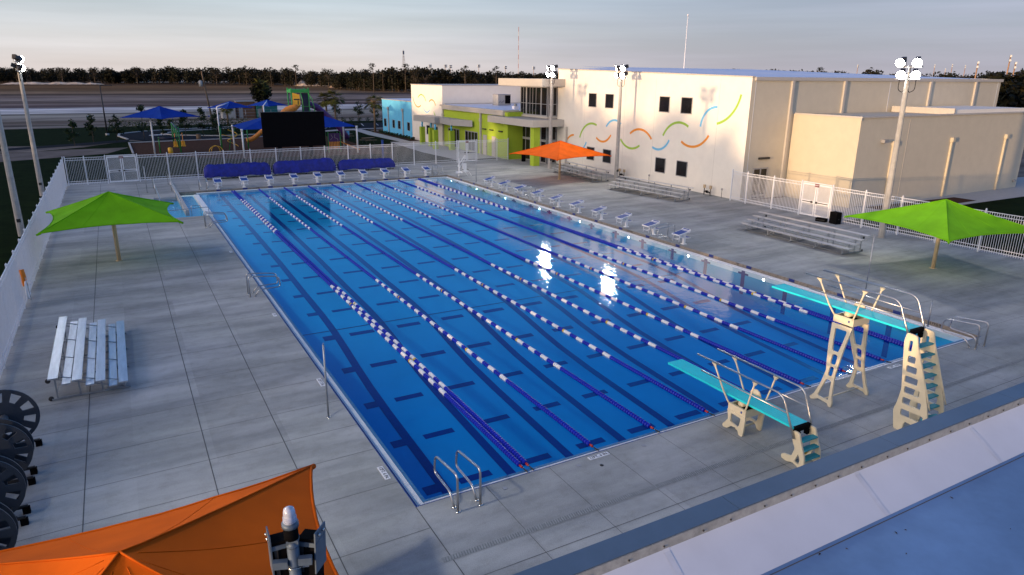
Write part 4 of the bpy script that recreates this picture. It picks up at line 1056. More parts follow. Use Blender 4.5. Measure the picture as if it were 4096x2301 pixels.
# ------------------------------------------------------------------ buildings
def window(par, plane, c, a0, a1, z0, z1, fr=.055, name='window', mull=(), hor=(), m=None, out=-1, depth=.10):
    """plane 'x': wall at x=c, a = y range ; plane 'y': wall at y=c, a = x range. out=-1 faces -axis"""
    m = m or m_frame
    b = MB()
    def bx(u0,u1,w0,w1,d0,d1,mm,bb=b):
        if plane == 'x': bb.box((min(c+out*d1,c+out*d0),u0,w0),(max(c+out*d1,c+out*d0),u1,w1), mm)
        else: bb.box((u0,min(c+out*d1,c+out*d0),w0),(u1,max(c+out*d1,c+out*d0),w1), mm)
    bx(a0,a1,z0,z0+fr,-.02,.05,m); bx(a0,a1,z1-fr,z1,-.02,.05,m); bx(a0,a0+fr,z0+fr,z1-fr,-.02,.05,m); bx(a1-fr,a1,z0+fr,z1-fr,-.02,.05,m)
    for q, wq in mull: bx(q-wq/2,q+wq/2,z0+fr,z1-fr,-.02,.045,m)
    for q, wq in hor: bx(a0+fr,a1-fr,q-wq/2,q+wq/2,-.02,.04,m)
    o = b.obj(name, par)
    g = MB(); bx(a0+fr*.8,a1-fr*.8,z0+fr*.8,z1-fr*.8,-.02,.012,m_glass,g); g.obj('pane', o)
    return o
def circ3(p, q, r_):
    (ax,ay),(bx,by),(cx_,cy_) = p,q,r_
    d = 2*(ax*(by-cy_)+bx*(cy_-ay)+cx_*(ay-by))
    ux = ((ax*ax+ay*ay)*(by-cy_)+(bx*bx+by*by)*(cy_-ay)+(cx_*cx_+cy_*cy_)*(ay-by))/d
    uy = ((ax*ax+ay*ay)*(cx_-bx)+(bx*bx+by*by)*(ax-cx_)+(cx_*cx_+cy_*cy_)*(bx-ax))/d
    return ux, uy, math.hypot(ax-ux, ay-uy)
def mural(par, X, arcs, wd):
    b = MB()
    for (m, p, q, r_) in arcs:
        cx_, cy_, rad = circ3(p, q, r_); a0 = math.atan2(p[1]-cy_, p[0]-cx_); a1 = math.atan2(q[1]-cy_, q[0]-cx_); a2 = math.atan2(r_[1]-cy_, r_[0]-cx_)
        def un(a, ref):
            while a-ref > PI: a -= 2*PI
            while a-ref < -PI: a += 2*PI
            return a
        a1 = un(a1, a0); a2 = un(a2, a1); n = 20
        V = []; 
        for k in range(n+1):
            a = a0+(a2-a0)*k/n
            V += [(X-.006, cx_+(rad-wd/2)*math.cos(a), cy_+(rad-wd/2)*math.sin(a)), (X-.006, cx_+(rad+wd/2)*math.cos(a), cy_+(rad+wd/2)*math.sin(a))]
        b.raw(V, [(2*k,2*k+1,2*k+3,2*k+2) for k in range(n)], m)
    return b.obj('mural', par)

gym = thing('gymnasium', 'large cream two storey gym with coloured arc mural and square dark windows', 'building', (0,0,0))
GX, GY = 37.6, 26.0
b = MB()
zr = lambda y: 9.35+(y-26)*.0245
V = [(GX,GY,0),(GX,52.9,0),(GX,52.9,zr(52.9)),(GX,GY,zr(26)),(72,GY,0),(72,58,0),(72,58,zr(58)),(72,GY,zr(26)),(44,52.9,0),(44,52.9,zr(52.9)),(44,58,0),(44,58,zr(58))]
b.raw(V, [(0,3,2,1),(1,2,9,8),(8,9,11,10),(10,11,6,5),(5,6,7,4)], m_cream); b.obj('wall', gym)
b = MB(); b.raw([V[0],V[3],V[7],V[4]], [(0,1,2,3)], m_beige); b.obj('side_wall', gym)
b = MB(); b.raw([(GX+.2,GY+.2,zr(26)-.02),(72,GY+.2,zr(26)-.02),(72,58,zr(58)+.25),(44,58,zr(58)+.25),(44,52.7,zr(52.9)+.2),(GX+.2,52.7,zr(52.9)-.02)], [(0,1,2,3,4,5)], m_roofw); b.obj('roof', gym)
b = MB()
b.raw([(GX-.05,GY-.05,zr(26)-.02),(GX-.05,52.95,zr(52.9)-.02),(GX+.25,52.95,zr(52.9)-.02),(GX+.25,GY-.05,zr(26)-.02),(GX-.05,GY-.05,zr(26)+.08),(GX-.05,52.95,zr(52.9)+.08),(GX+.25,52.95,zr(52.9)+.08),(GX+.25,GY-.05,zr(26)+.08)],
      [(4,5,6,7),(0,1,5,4),(1,2,6,5),(2,3,7,6),(3,0,4,7)], m_trim); b.obj('parapet_cap', gym)
b = MB(); b.box((GX+.26,GY-.16,zr(26)-.24),(72.1,GY-.002,zr(26)+.02), m_trim); b.obj('gutter', gym)
for x in (42.05,48.35,60.3,67.6):
    b = MB(); b.box((x-.13,GY-.16,0),(x+.13,GY-.003,zr(26)-.25), m_trim); b.obj('downspout', gym)
b = MB(); b.box((54.45,GY-.012,0),(54.52,GY-.002,9.1), m_white); b.box((GX+.42,GY-.012,0),(GX+.46,GY-.002,9.1), m_white); b.box((71.5,GY-.012,0),(71.56,GY-.002,9.1), m_white); b.obj('expansion_joint', gym)
b = MB()
for y in (29.2,36.9,41.2,47.8): b.box((GX-.0015,y-.01,.05),(GX+.01,y+.01,9.2), m_trim)
b.obj('panel_joint', gym)
for y0 in (45.74,42.93,34.95,32.16):
    window(gym, 'x', GX, y0, y0+1.35, 6.33, 7.69); window(gym, 'x', GX, y0, y0+1.35, 1.05, 2.38)
A = []
mo, mg, mbl = m_arcorange, m_arcgreen, m_arcblue
mural(gym, GX, [(mo,(51.03,2.41),(50.56,3.0),(49.59,3.34)),(mg,(48.47,3.16),(47.73,4.22),(45.57,4.59)) if False else (mg,(48.47,3.16),(47.4,4.45),(45.57,4.59)),
    (mbl,(47.74,2.16),(47.43,2.5),(47.26,2.8)),(mo,(45.54,3.39),(44.4,3.07),(43.15,3.82)),(mbl,(43.95,4.56),(42.88,5.24),(41.64,4.96)),(mg,(41.59,3.55),(39.94,2.81),(38.70,3.19)),
    (mo,(40.19,4.16),(38.89,4.65),(37.08,3.88)),(mbl,(36.88,3.21),(36.04,3.07),(34.72,4.0)),(mg,(35.55,4.32),(33.94,5.54),(32.44,5.29)),(mo,(33.18,4.02),(31.69,3.69),(30.0,4.75)),
    (mbl,(31.02,5.39),(30.47,6.59),(29.29,7.03)),(mg,(29.23,5.74),(27.66,6.64),(26.95,8.07))], .20)
d = window(gym, 'y', GY, 38.7, 40.35, .0, 2.48, .10, 'door', mull=((39.53,.12),), hor=((.25,.2),))
b = MB(); b.box((39.15,GY-.16,3.14),(40.3,GY-.003,3.30), m_darkmetal); b.obj('wall_lamp', gym)
# entrance tower and its canopies belong to the gym
b = MB(); b.box((36.35,53.0,5.0),(38.2,59.0,5.06), m_trim); b.box((36.2,52.88,4.86),(37.58,59.1,5.04), m_trim); b.obj('sill_band', gym)
for (z0, z1, hz_) in ((5.06, 8.18, 6.35), (0.0, 4.3, 2.45)):
    window(gym, 'x', 36.4, 53.05, 58.9, z0, z1, .12, 'window_wall', mull=((54.35,.22),(55.45,.05),(56.15,.05),(56.75,.05),(57.55,.24),(58.2,.05)) if z0 > 1 else ((54.3,.2),(55.4,.1),(56.5,.22),(57.6,.1)), hor=((hz_,.05 if z0 > 1 else .25),))
    window(gym, 'y', 53.0, 36.45, 37.58, z0, z1, .10, 'window_wall', mull=((37.05,.05),), hor=((hz_,.05 if z0 > 1 else .25),))
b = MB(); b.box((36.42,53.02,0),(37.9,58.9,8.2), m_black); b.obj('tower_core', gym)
b = MB(); b.box((34.7,51.5,8.22),(37.58,61.2,9.0), m_trim); b.box((37.61,53.1,8.22),(42,61.2,8.95), m_trim); b.obj('upper_canopy', gym)
b = MB(); b.box((33.6,51.5,4.08),(37.58,61.8,4.80), m_trim); b.box((33.75,51.65,4.80),(37.4,61.6,4.83), m_frame); b.obj('lower_canopy', gym)
b = MB(); b.box((33.97,51.75,0),(34.72,52.5,4.08), m_lime); b.obj('column', gym)
b = MB(); b.box((37.42,50.75,0),(37.59,50.92,4.1), m_trim); b.obj('downspout', gym)

ann = thing('tan_annex', 'low tan stucco annex beside the gym with pale parapet and three downspouts', 'building')
b = MB(); b.raw([(42.6,20,0),(42.6,25.99,0),(42.6,25.99,6.6),(42.6,20,6.6)], [(0,3,2,1)], m_tan); b.obj('end_wall', ann)
b = MB(); b.box((42.61,20.0,0),(66.1,25.83,6.55), m_beige); b.obj('wall', ann)
b = MB(); b.box((42.52,19.9,6.56),(66.2,20.15,6.68), m_trim); b.box((42.52,20.16,6.56),(42.7,25.8,6.68), m_trim); b.box((42.5,19.92,6.4),(42.58,20.0,6.6), m_trim); b.obj('parapet_cap', ann)
b = MB(); b.box((55.1,20.5,6.56),(66.0,25.7,6.95), m_cream); b.box((54.9,20.4,6.56),(55.08,25.8,7.05), m_trim); b.obj('raised_roof', ann)
for x in (46.8,54.5,62.6):
    b = MB(); b.box((x-.16,19.75,4.45),(x+.16,19.995,4.8), m_tan); b.box((x-.08,19.85,0),(x+.08,19.995,4.44), m_tan); b.obj('downspout', ann)
b = MB(); b.box((45.3,19.7,4.72),(45.75,19.99,4.95), m_frame); b.box((65.3,19.8,.55),(65.6,19.99,.72), m_frame); b.obj('wall_lamp', ann)
b = MB(); b.box((48.5,19.985,.1),(48.54,20.005,6.4), m_trim); b.obj('panel_joint', ann)

lim = thing('lime_wing', 'lime green single storey wing with grey canopies and rooftop unit', 'building')
b = MB(); b.box((34.4,58.3,0),(36.38,60.9,5.28), m_lime); b.box((34.4,60.9,0),(46,76.45,5.28), m_lime); b.obj('wall', lim)
b = MB(); b.box((34.1,59.0,5.30),(34.5,77.0,5.48), m_trim); b.box((34.12,59.0,4.9),(34.38,76.4,5.29), m_trim); b.box((34.5,59.0,5.30),(36.3,59.3,5.48), m_trim); b.box((35.0,59.31,4.83),(36.38,61,5.2), m_roofw); b.obj('fascia', lim)
b = MB(); b.face([(34.52,59.31,5.36),(46,59.31,5.36),(46,76.4,5.5),(34.52,76.4,5.5)], m_roofw); b.obj('roof', lim)
for y in (65.0, 76.4): b = MB(); b.box((34.2,y-.12,0),(34.39,y+.12,4.9), m_trim); b.box((34.15,y-.2,3.9),(34.395,y+.2,4.3), m_trim); b.obj('downspout', lim)
for y in (64.1,62.2,59.9) : b = MB(); b.box((34.22,y-.42,3.02),(34.395,y+.42,3.14), m_darkmetal); b.obj('wall_lamp', lim)
for y in (63.5,61.15): b = MB(); b.box((34.33,y,0),(34.395,y+.98,2.37), m_trim); b.box((34.31,y+.08,1.0),(34.335,y+.2,1.06), m_darkmetal); b.obj('door', lim)
for y0, y1 in ((66.0,69.6),(71.4,74.9)): window(lim, 'x', 34.4, y0, y1, .1, 2.55, .10, 'window', mull=((y0+.9,.12),(y1-.9,.12),((y0+y1)/2,.1)))
b = MB(); b.prism([(31.9,81.2),(32.3,74.6),(33.0,74.6),(32.6,70.3),(34.08,69.2),(34.08,77.1),(34.15,81.2)], 3.15, 3.92, m_grey); b.prism([(32.6,70.3),(34.09,66.9),(34.09,69.15)], 3.15, 3.92, m_grey); b.obj('canopy', lim)
for (x, y) in ((33.0,70.8),(31.6,72.8),(32.6,76.6),(32.3,79.0)):
    b = MB(); b.box((x-.3,y-.3,0),(x+.3,y+.3,2.45), m_lime); c_ = b.obj('column', lim)
    b = MB(); b.cyl((x,y,2.45),(x,y,3.15), .12, m_sky_stucco, 10); b.obj('column_neck', c_)
ac = thing('rooftop_unit', 'grey boxy air conditioning unit standing on the white flat roof', 'air conditioner', (41.2,72.4,5.48))
b = MB(); b.box((-.95,-.75,.1),(.95,.75,1.35), m_grey); b.box((-1.0,-.8,0),(1.0,.8,.1), m_frame); b.box((-.97,-.8,1.35),(.97,.8,1.42), m_frame); b.obj('housing', ac)
b = MB(); b.box((.1,-.79,.22),(.9,-.755,1.28), m_black); b.box((.955,-.6,.22),(.98,.6,1.28), m_black); b.obj('grille', ac)
for k in range(6):
    b = MB(); b.box((-.85+k*.14,-.77,.3+.1*(k%3)),(-.78+k*.14,-.752,.4+.1*(k%3)), m_darkmetal); b.obj('vent_slot', ac)
vt = thing('roof_vent', 'small round topped vent on the white flat roof right of the air conditioner', 'roof vent', (38.3,63.5,5.4))
b = MB(); b.box((-.3,-.3,0),(.3,.3,.35), m_roofw); b.obj('curb', vt); b = MB(); b.cyl((0,0,.35),(0,0,.5), .18, m_galv, 12); b.cyl((0,0,.5),(0,0,.62), .27, m_galv, 12, r2=.15); b.obj('cap', vt)

wh = thing('mural_block', 'tall cream block with painted arcs standing behind the lime wing', 'building')
b = MB(); b.box((34.3,76.5,0),(60,87.9,7.9), m_cream); b.obj('wall', wh)
b = MB(); b.box((34.25,76.42,7.9),(60,87.98,8.0), m_trim); b.obj('parapet_cap', wh)
b = MB(); b.box((34.6,76.38,5.5),(46,76.48,5.62), m_trim); b.obj('flashing', wh)
mural(wh, 34.3, [(mo,(87.32,6.18),(86.57,5.2),(84.28,5.07)),(mg,(85.27,6.1),(83.84,6.57),(82.27,5.69)),(mo,(81.14,5.66),(80.26,5.97),(78.8,5.24)),(mbl,(83.2,4.68),(82.07,4.2),(80.98,4.59)),(mg,(79.51,4.42),(79.3,4.1),(79.02,3.92))], .16)
window(wh, 'x', 34.3, 78.2, 79.4, 1.15, 2.42); window(wh, 'x', 34.3, 81.0, 82.2, 1.15, 2.42)
bl = thing('blue_block', 'light blue low wing at the far left end with four small dark windows', 'building')
b = MB(); b.box((34.3,87.99,0),(60,101.3,5.4), m_sky_stucco); b.obj('wall', bl)
b = MB(); b.box((34.22,88.0,5.40),(60,101.4,5.48), m_trim); b.obj('parapet_cap', bl)
b = MB(); b.face([(34.6,88.1,5.49),(60,88.1,5.49),(60,101.2,5.49),(34.6,101.2,5.49)], m_roofw); b.obj('roof', bl)
for y0, y1 in ((99.4,100.6),(95.4,96.5),(92.85,94.0),(88.8,89.9)): window(bl, 'x', 34.3, y0, y1, 1.1, 2.38)
for y in (98.2,91.6): b = MB(); b.box((34.08,y-.25,3.9),(34.295,y+.25,4.28), m_grey); b.box((34.15,y-.12,0),(34.295,y+.12,3.9), m_grey); b.obj('downspout', bl)

# utility standpipes along the gym wall
def pipes(label, x, y, kind):
    t = thing('utility_pipes', label, 'utility pipes', (x,y,0), 0, 'utility fittings by the gym wall')
    if kind == 0:
        for dy in (-.35,.35): b = MB(); b.cyl((0,dy,0),(0,dy,.62), .035, m_pipe, 8); b.box((-.07,dy-.09,.55),(.07,dy+.09,.82), m_tanpost); b.obj('standpipe', t)
        b = MB(); b.tube(rounded([(0,-.35,.2),(-.1,-.1,.34),(-.1,.1,.34),(0,.35,.2)], .1, 3), .06, m_pipe, 8); b.cyl((-.1,-.14,.3),(-.1,.0,.3), .11, m_black, 10); b.obj('valve', t)
    else:
        b = MB(); b.cyl((0,0,0),(0,0,.7), .02, m_pipe, 7); b.box((-.05,-.06,.62),(.05,.06,.78), m_frame); b.obj('standpipe', t)
pipes('cluster of dark utility pipes with tan boxes near the gym wall corner', 37.2, 29.2, 0)
pipes('single thin utility standpipe by the gym wall next to the white fence', 37.2, 27.6, 1)
pipes('small utility standpipe behind the middle of the wall bleacher', 37.2, 36.6, 1)
pipes('dark utility pipe cluster behind the wall bleacher next to the floodlight pole', 37.2, 40.6, 0)
b = MB(); b.cyl((35.2,56.0,0),(35.2,56.0,.95), .24, m_black, 14); b.cyl((35.2,56.0,.95),(35.2,56.0,1.02), .26, m_darkmetal, 14); tag(b.obj('trash_can'), 'black litter bin standing by the entrance doors', 'trash can')

# ------------------------------------------------------------------ foreground building with roof and coping
rf = thing('pump_house', 'building in the near right corner seen from above, flat pale blue roof with metal coping', 'building')
ZC = 4.5; YO, YI = -7.74, -8.02
b = MB(); b.box((-5.0,-24,0),(40,YO-.06,ZC-.62), m_cream); b.box((-5.0,YI+.02,ZC-.61),(40,YO-.06,ZC-.12), m_cream); b.obj('wall', rf)
b = MB()
x = -5.05; k = 0
while x < 40:
    x1 = x+3.03; b.box((x+.004,YI,ZC-.11),(x1-.004,YO,ZC), m_coping); b.box((x+.004,YO,ZC-.16),(x1-.004,YO+.015,ZC-.002), m_coping); x = x1
b.obj('coping', rf)
b = MB(); b.raw([(-5,YI-.003,ZC-.11),(40,YI-.003,ZC-.11),(40,YI-.003,ZC-.01),(-5,YI-.003,ZC-.01)], [(0,1,2,3)], m_frame)
b.box((-5,YI-.012,ZC-.16),(40,YI-.001,ZC-.012), m_drain)
x = -4.6
while x < 30:
    dx = .42+.16*random.random(); b.cyl((x,YI-.012,ZC-.085),(x,YI-.026,ZC-.085), .011, m_darkmetal, 6); x += dx
b.obj('counter_flashing', rf)
b = MB(); n = 6; V = []
prof_ = [(YI-.013,ZC-.13),(YI-.03,ZC-.16),(YI-.20,ZC-.27),(YI-.40,ZC-.41),(YI-.52,ZC-.485)]
V = [(-5,y,z) for y,z in prof_]+[(40,y,z) for y,z in prof_]
b.raw(V, [(i,i+1,i+6,i+5) for i in range(4)], m_flash, True); pmb = b.obj('parapet_membrane', rf)
b = MB()
for k in range(14):
    x = -3.4+k*3.05+(k%3)*.2; q = [(x+dx_, y, z+.004) for dx_ in (0,.085) for y, z in prof_]
    b.raw(q, [(i,i+1,i+6,i+5) for i in range(4)], m_lap)
b.obj('membrane_lap', pmb)
b = MB(); b.box((-5,-24,ZC-.6),(40,YI-.30,ZC-.487), m_membrane)
# lap seam of the membrane
b.box((-5,-8.60,ZC-.4868),(8.6,-8.588,ZC-.4835), m_joint); b.box((9.3,-8.60,ZC-.4868),(40,-8.588,ZC-.4835), m_joint); b.box((8.4,-8.75,ZC-.4868),(9.4,-8.45,ZC-.4838), m_membrane)
b.obj('roof', rf)
random.seed(11)
for k in range(46):
    x = random.uniform(1.5, 17); y = -8.45-abs(random.gauss(0,.55)) if k < 30 else random.uniform(-11.6,-8.6); s = random.uniform(.006,.028); a = random.random()*PI
    b = MB(); c_, s_ = math.cos(a)*s, math.sin(a)*s
    b.raw([(x-c_*1.6,y-s_*1.6,ZC-.481),(x+s_*.6,y-c_*.6,ZC-.474),(x+c_*1.6,y+s_*1.6,ZC-.479),(x-s_*.6,y+c_*.6,ZC-.470),(x,y,ZC-.484)], [(0,1,2,3),(4,1,0),(4,2,1),(4,3,2),(4,0,3)], m_debris)
    tag(b.obj('dead_leaf'), 'small dark dry leaf scrap lying on the pale roof membrane', 'leaf', 'dry leaf scraps on the roof')

# mast with strobe and horn boxes in front of the near orange canopy
t = thing('siren_mast', 'warning mast with clear strobe dome and two dark horn boxes in front of orange canopy', 'siren mast', (-3.90,-7.42,0), -.35)
b = MB(); b.cyl((0,0,0),(0,0,5.40), .052, m_mastgrey, 14); b.cyl((0,0,5.38),(0,0,5.42), .056, m_mastgrey, 14, r2=.03); b.obj('mast', t)
b = MB(); b.cyl((-.01,.03,5.44),(-.01,.03,5.56), .062, m_black, 18); b.cyl((-.01,.03,5.56),(-.01,.03,5.60), .072, m_mastgrey, 18); b.box((-.05,-.02,5.40),(.05,.08,5.44), m_mastgrey); sb_ = b.obj('strobe_base', t)
b = MB(); b.tube([(-.01,.03,5.60),(-.01,.03,5.63),(-.01,.03,5.70),(-.01,.03,5.735),(-.01,.03,5.755)], [.05,.052,.052,.044,.012], m_clear, 18)
for zz in (5.615,5.635,5.655): b.tube([(-.01+.055*math.cos(a*PI/9),.03+.055*math.sin(a*PI/9),zz) for a in range(19)], .004, m_clear, 4, cap=False)
b.obj('strobe_dome', t)
for s in (-1,1):
    b = MB(); mt_ = Matrix.Translation((s*.125,.10,5.12)) @ Matrix.Rotation(s*-.30, 4, 'Z') @ Matrix.Rotation(R(-6), 4, 'X')
    b.box((-.085,-.08,-.36),(.085,.08,.27), m_black, mt_); b.box((-.095,-.09,.20),(.095,.09,.24), m_mastgrey, mt_)
    b.box((s*.086-.006,-.10,-.05),(s*.086+.006,.12,.34), m_mastgrey, mt_); b.box((-.06,-.088,-.05),(-.03,-.08,.2), m_darkmetal, mt_)
    for q in (-.04,.05): b.cyl(mt_ @ Vector((s*.092,q,.30)), mt_ @ Vector((s*.112,q,.30)), .013, m_steel, 8)
    hb = b.obj('horn_box', t)
b = MB(); b.box((-.17,-.075,5.20),(-.045,-.02,5.27), m_mastgrey); b.box((.045,-.075,5.22),(.16,-.02,5.29), m_mastgrey); b.box((-.15,.02,5.13),(.15,.05,5.19), m_frame); b.obj('bracket', t)
b = MB(); b.tube([(.058*math.cos(a*PI/8)*1.25,.058*math.sin(a*PI/8)*1.25,5.17-.02*math.sin(a*PI/8)) for a in range(17)], .005, m_steel, 5, cap=False); b.obj('strap', t)
b = MB(); b.box((-.15,-.10,4.5),(-.06,.0,5.06), m_mastgrey); b.obj('control_box', t)
b = MB(); b.cyl((.03,-.075,3.2),(.03,-.075,5.0), .018, m_mastgrey, 8); b.box((-.07,-.10,4.86),(.10,-.045,4.90), m_mastgrey); b.obj('conduit', t)

# ------------------------------------------------------------------ video screen behind the far fence
t = thing('video_screen', 'large black screen standing behind the far fence', 'screen', (10.57,58.55,0))
b = MB(); b.box((-3.0,-.12,2.42),(3.0,.16,5.72), m_black); b.box((-3.03,-.14,5.72),(3.03,.18,5.76), m_darkmetal); b.obj('panel', t)
for x in (-1.5,1.5): b = MB(); b.box((x-.18,-.10,0),(x+.18,.14,2.42), m_black); b.obj('leg', t)

# ------------------------------------------------------------------ playground
def blueumb(label, x, y, hs, zr_, zp_, rz=0, off=(0,0)):
    t = umbrella(label, x, y, hs, m_fblue, rz, zr_, zp_, m_white, .09, 'shade umbrella', 'blue shades over the playground', off)
def bu(label, hs, u, v, Y, bu_, bv_, rz):
    P = aty(u, v, Y); Bq = at(bu_, bv_); zp_ = P.z; zr_ = zp_-hs*.42
    c_, s_ = math.cos(-rz), math.sin(-rz); dx, dy = P.x-Bq.x, P.y-Bq.y
    blueumb(label, Bq.x, Bq.y, hs, zr_, zp_, rz, (dx*c_-dy*s_, dx*s_+dy*c_))
bu('blue pyramid shade on a single white pole, leftmost above the play area', 2.9, 637, 425, 78.9, 622, 627, R(43))
bu('blue pyramid shade on a single white pole beside the wooden utility pole', 2.1, 919, 405, 91, 884, 580, R(28))
bu('blue pyramid shade farther back left of the slide tower', 2.1, 1068, 399, 100, 1066, 560, R(38))
t = thing('shade_sail', 'wide blue hip shade behind the black screen carried by four white posts', 'shade canopy', (0,0,0), 0, 'blue shades over the playground')
P4 = [(7.7,72.2),(21.1,72.6),(21.6,80.2),(7.75,79.6)]; rdg = [(11.8,76.0,4.6),(17.3,76.3,4.6)]
b = MB(); b.raw([(x,y,3.18) for x,y in P4]+rdg, [(0,1,5,4),(1,2,5),(2,3,4,5),(3,0,4)], m_fblue); b.obj('canopy', t)
for x, y in P4: b = MB(); b.cyl((x,y,0),(x,y,3.2), .10, m_white, 10); b.cyl((x,y,3.0),(x,y,3.25), .14, m_white, 10); b.obj('post', t)
# slide tower
t = thing('slide_tower', 'tall green slide tower with orange spiral tube and purple tube slides', 'slide', (0,0,0))
TY = 86
xl_, xr_ = aty(1167,400,TY).x, aty(1236,400,TY).x
b = MB()
for x in (xl_, xr_):
    for y in (TY, TY+2.2): b.cyl((x,y,0),(x,y,7.45), .08, m_pgreen, 8)
b.obj('frame', t)
b = MB(); b.box((xl_-.1,TY-.1,6.85),(xr_+.1,TY+2.3,7.2), m_pgreen); b.box((xl_+.1,TY-.05,7.2),(xr_-.1,TY+2.2,7.3), m_pgreen); b.obj('roof', t)
xm = (xl_+xr_)/2
b = MB(); b.raw([(xl_+.1,TY-.06,6.85),(xm-.1,TY-.06,6.6),(xm-.05,TY-.06,5.2),(xl_+.1,TY-.06,5.1)], [(0,1,2,3)], m_pyellow); b.box((xl_+.25,TY-.08,5.9),(xm-.15,TY-.07,6.05), m_darkmetal); b.box((xl_+.75,TY-.08,5.3),(xl_+.85,TY-.07,5.9), m_darkmetal); b.obj('bubble_panel', t)
b = MB(); b.tube([(xm+.05,TY-.1,6.8),(xm+.2,TY-.25,6.0),(xm+.25,TY-.3,4.8),(xm+.2,TY-.1,3.5)], .06, m_pgreen, 6); b.tube([(xr_-.1,TY-.1,6.8),(xr_+.35,TY-.25,6.0),(xr_+.6,TY-.3,4.8),(xr_+.55,TY-.1,3.5)], .06, m_pgreen, 6); b.box((xm+.2,TY+.3,3.6),(xr_,TY+.36,6.8), m_pnavy)
for z in (3.6,4.3,5.0): b.box((xm,TY,z),(xr_+.4,TY+.08,z+.08), m_pgreen)
b.obj('climber', t)
b = MB(); b.box((xl_,TY,3.4),(xr_,TY+2.2,3.55), m_pnavy); b.obj('platform', t)
b = MB(); pts = [(xm-.3,TY+.6,5.3),(xm-.9,TY+.1,4.9)]
for k in range(15):
    a = PI*.5+k*.42; pts.append((xl_-.6+1.0*math.cos(a), TY-.8+1.0*math.sin(a), 4.6-k*.28))
b.tube(pts, .48, m_porange, 10); b.obj('spiral_slide', t)
b = MB(); b.tube(rounded([(xr_,TY+1.4,5.3),(xr_+1.2,TY+1.4,5.0),(xr_+4.2,TY+1.5,2.3),(xr_+5.4,TY+1.5,.5)], .8, 5), .42, m_ppurple, 10); b.obj('tube_slide', t)
b = MB(); b.tube([(xm-.35,TY+1.0,7.3),(xm-.35,TY+1.0,8.2)], .05, m_darkmetal, 6); b.obj('finial', t)
# left climber
t = thing('climbing_frame', 'green and yellow climbing frame with curved orange slide left of the screen', 'climbing frame')
c0 = (6.6,82.5)
b = MB()
for dx, dy, h in ((0,0,3.0),(.3,1.8,2.6),(2.6,.3,2.4),(3.3,.4,2.4),(3.0,1.9,2.4)): b.cyl((c0[0]+dx,c0[1]+dy,0),(c0[0]+dx,c0[1]+dy,h), .07, m_pgreen, 7)
b.tube(rounded([(c0[0]+.9,c0[1],0),(c0[0]+1.2,c0[1],1.5),(c0[0]+1.8,c0[1],2.6)], .5, 4), .05, m_pgreen, 6); b.obj('frame', t)
b = MB(); b.tube([(c0[0]+1.4+.6*math.cos(k*.5),c0[1]+.6*math.sin(k*.5),.4+k*.12) for k in range(18)], .05, m_pyellow, 6); b.tube([(c0[0]+.2,c0[1],1.9),(c0[0]+1.3,c0[1]+.2,1.6),(c0[0]+2.6,c0[1]+.3,1.9)], .04, m_pyellow, 6); b.obj('spiral_climber', t)
b = MB(); b.tube(rounded([(c0[0]+6.2,c0[1]+1,3.0),(c0[0]+5.0,c0[1]+1,1.9),(c0[0]+4.0,c0[1]+.8,1.2),(c0[0]+3.2,c0[1]+.8,1.0)], .6, 4), .28, m_porange, 8); b.obj('slide', t)
b = MB(); b.tube([(c0[0]-.9+.8*math.cos(PI*k/8), c0[1]-2, .75*math.sin(PI*k/8)) for k in range(9)], .05, m_pyellow, 6); b.tube([(c0[0]-.9+.5*math.cos(PI*k/8), c0[1]-1.7, .75*math.sin(PI*k/8)) for k in range(9)], .05, m_pyellow, 6); b.obj('arch_climber', t)
t = thing('toddler_climber', 'purple panel play unit with green posts and short orange slide right of the screen', 'play unit')
x_ = aty(1325,580,76).x
b = MB()
for dx in (-.75,.75):
    for dy in (0,1.3): b.cyl((x_+dx,74.4+dy,0),(x_+dx,74.4+dy,2.5), .06, m_pgreen, 7)
b.obj('frame', t)
b = MB(); b.box((x_-.68,74.36,1.3),(x_+.68,74.42,2.3), m_ppurple)
for (a0, a1) in (((-.5,1.5),(-.2,1.8)),((-.2,1.8),(-.4,2.15)),((.1,2.2),(.0,1.8)),((.0,1.8),(.4,1.6)),((.4,1.6),(.45,1.35))): b.tube([(x_+a0[0],74.345,a0[1]),(x_+a1[0],74.345,a1[1])], .018, m_grey, 4)
b.obj('panel', t)
b = MB()
for k in range(7): b.box((x_-.66+k*.19,74.37,.45),(x_-.54+k*.19,74.41,1.28), m_porange)
b.obj('rail_panel', t)
b = MB(); b.raw([(x_+.8,74.5,1.3),(x_+.8,75.1,1.3),(x_+3.2,75.1,.25),(x_+3.2,74.5,.25),(x_+.8,74.5,1.15),(x_+.8,75.1,1.15),(x_+3.2,75.1,.1),(x_+3.2,74.5,.1)], [(0,3,2,1),(4,5,6,7),(0,1,5,4),(3,0,4,7),(1,2,6,5),(2,3,7,6)], m_porange); b.obj('slide', t)
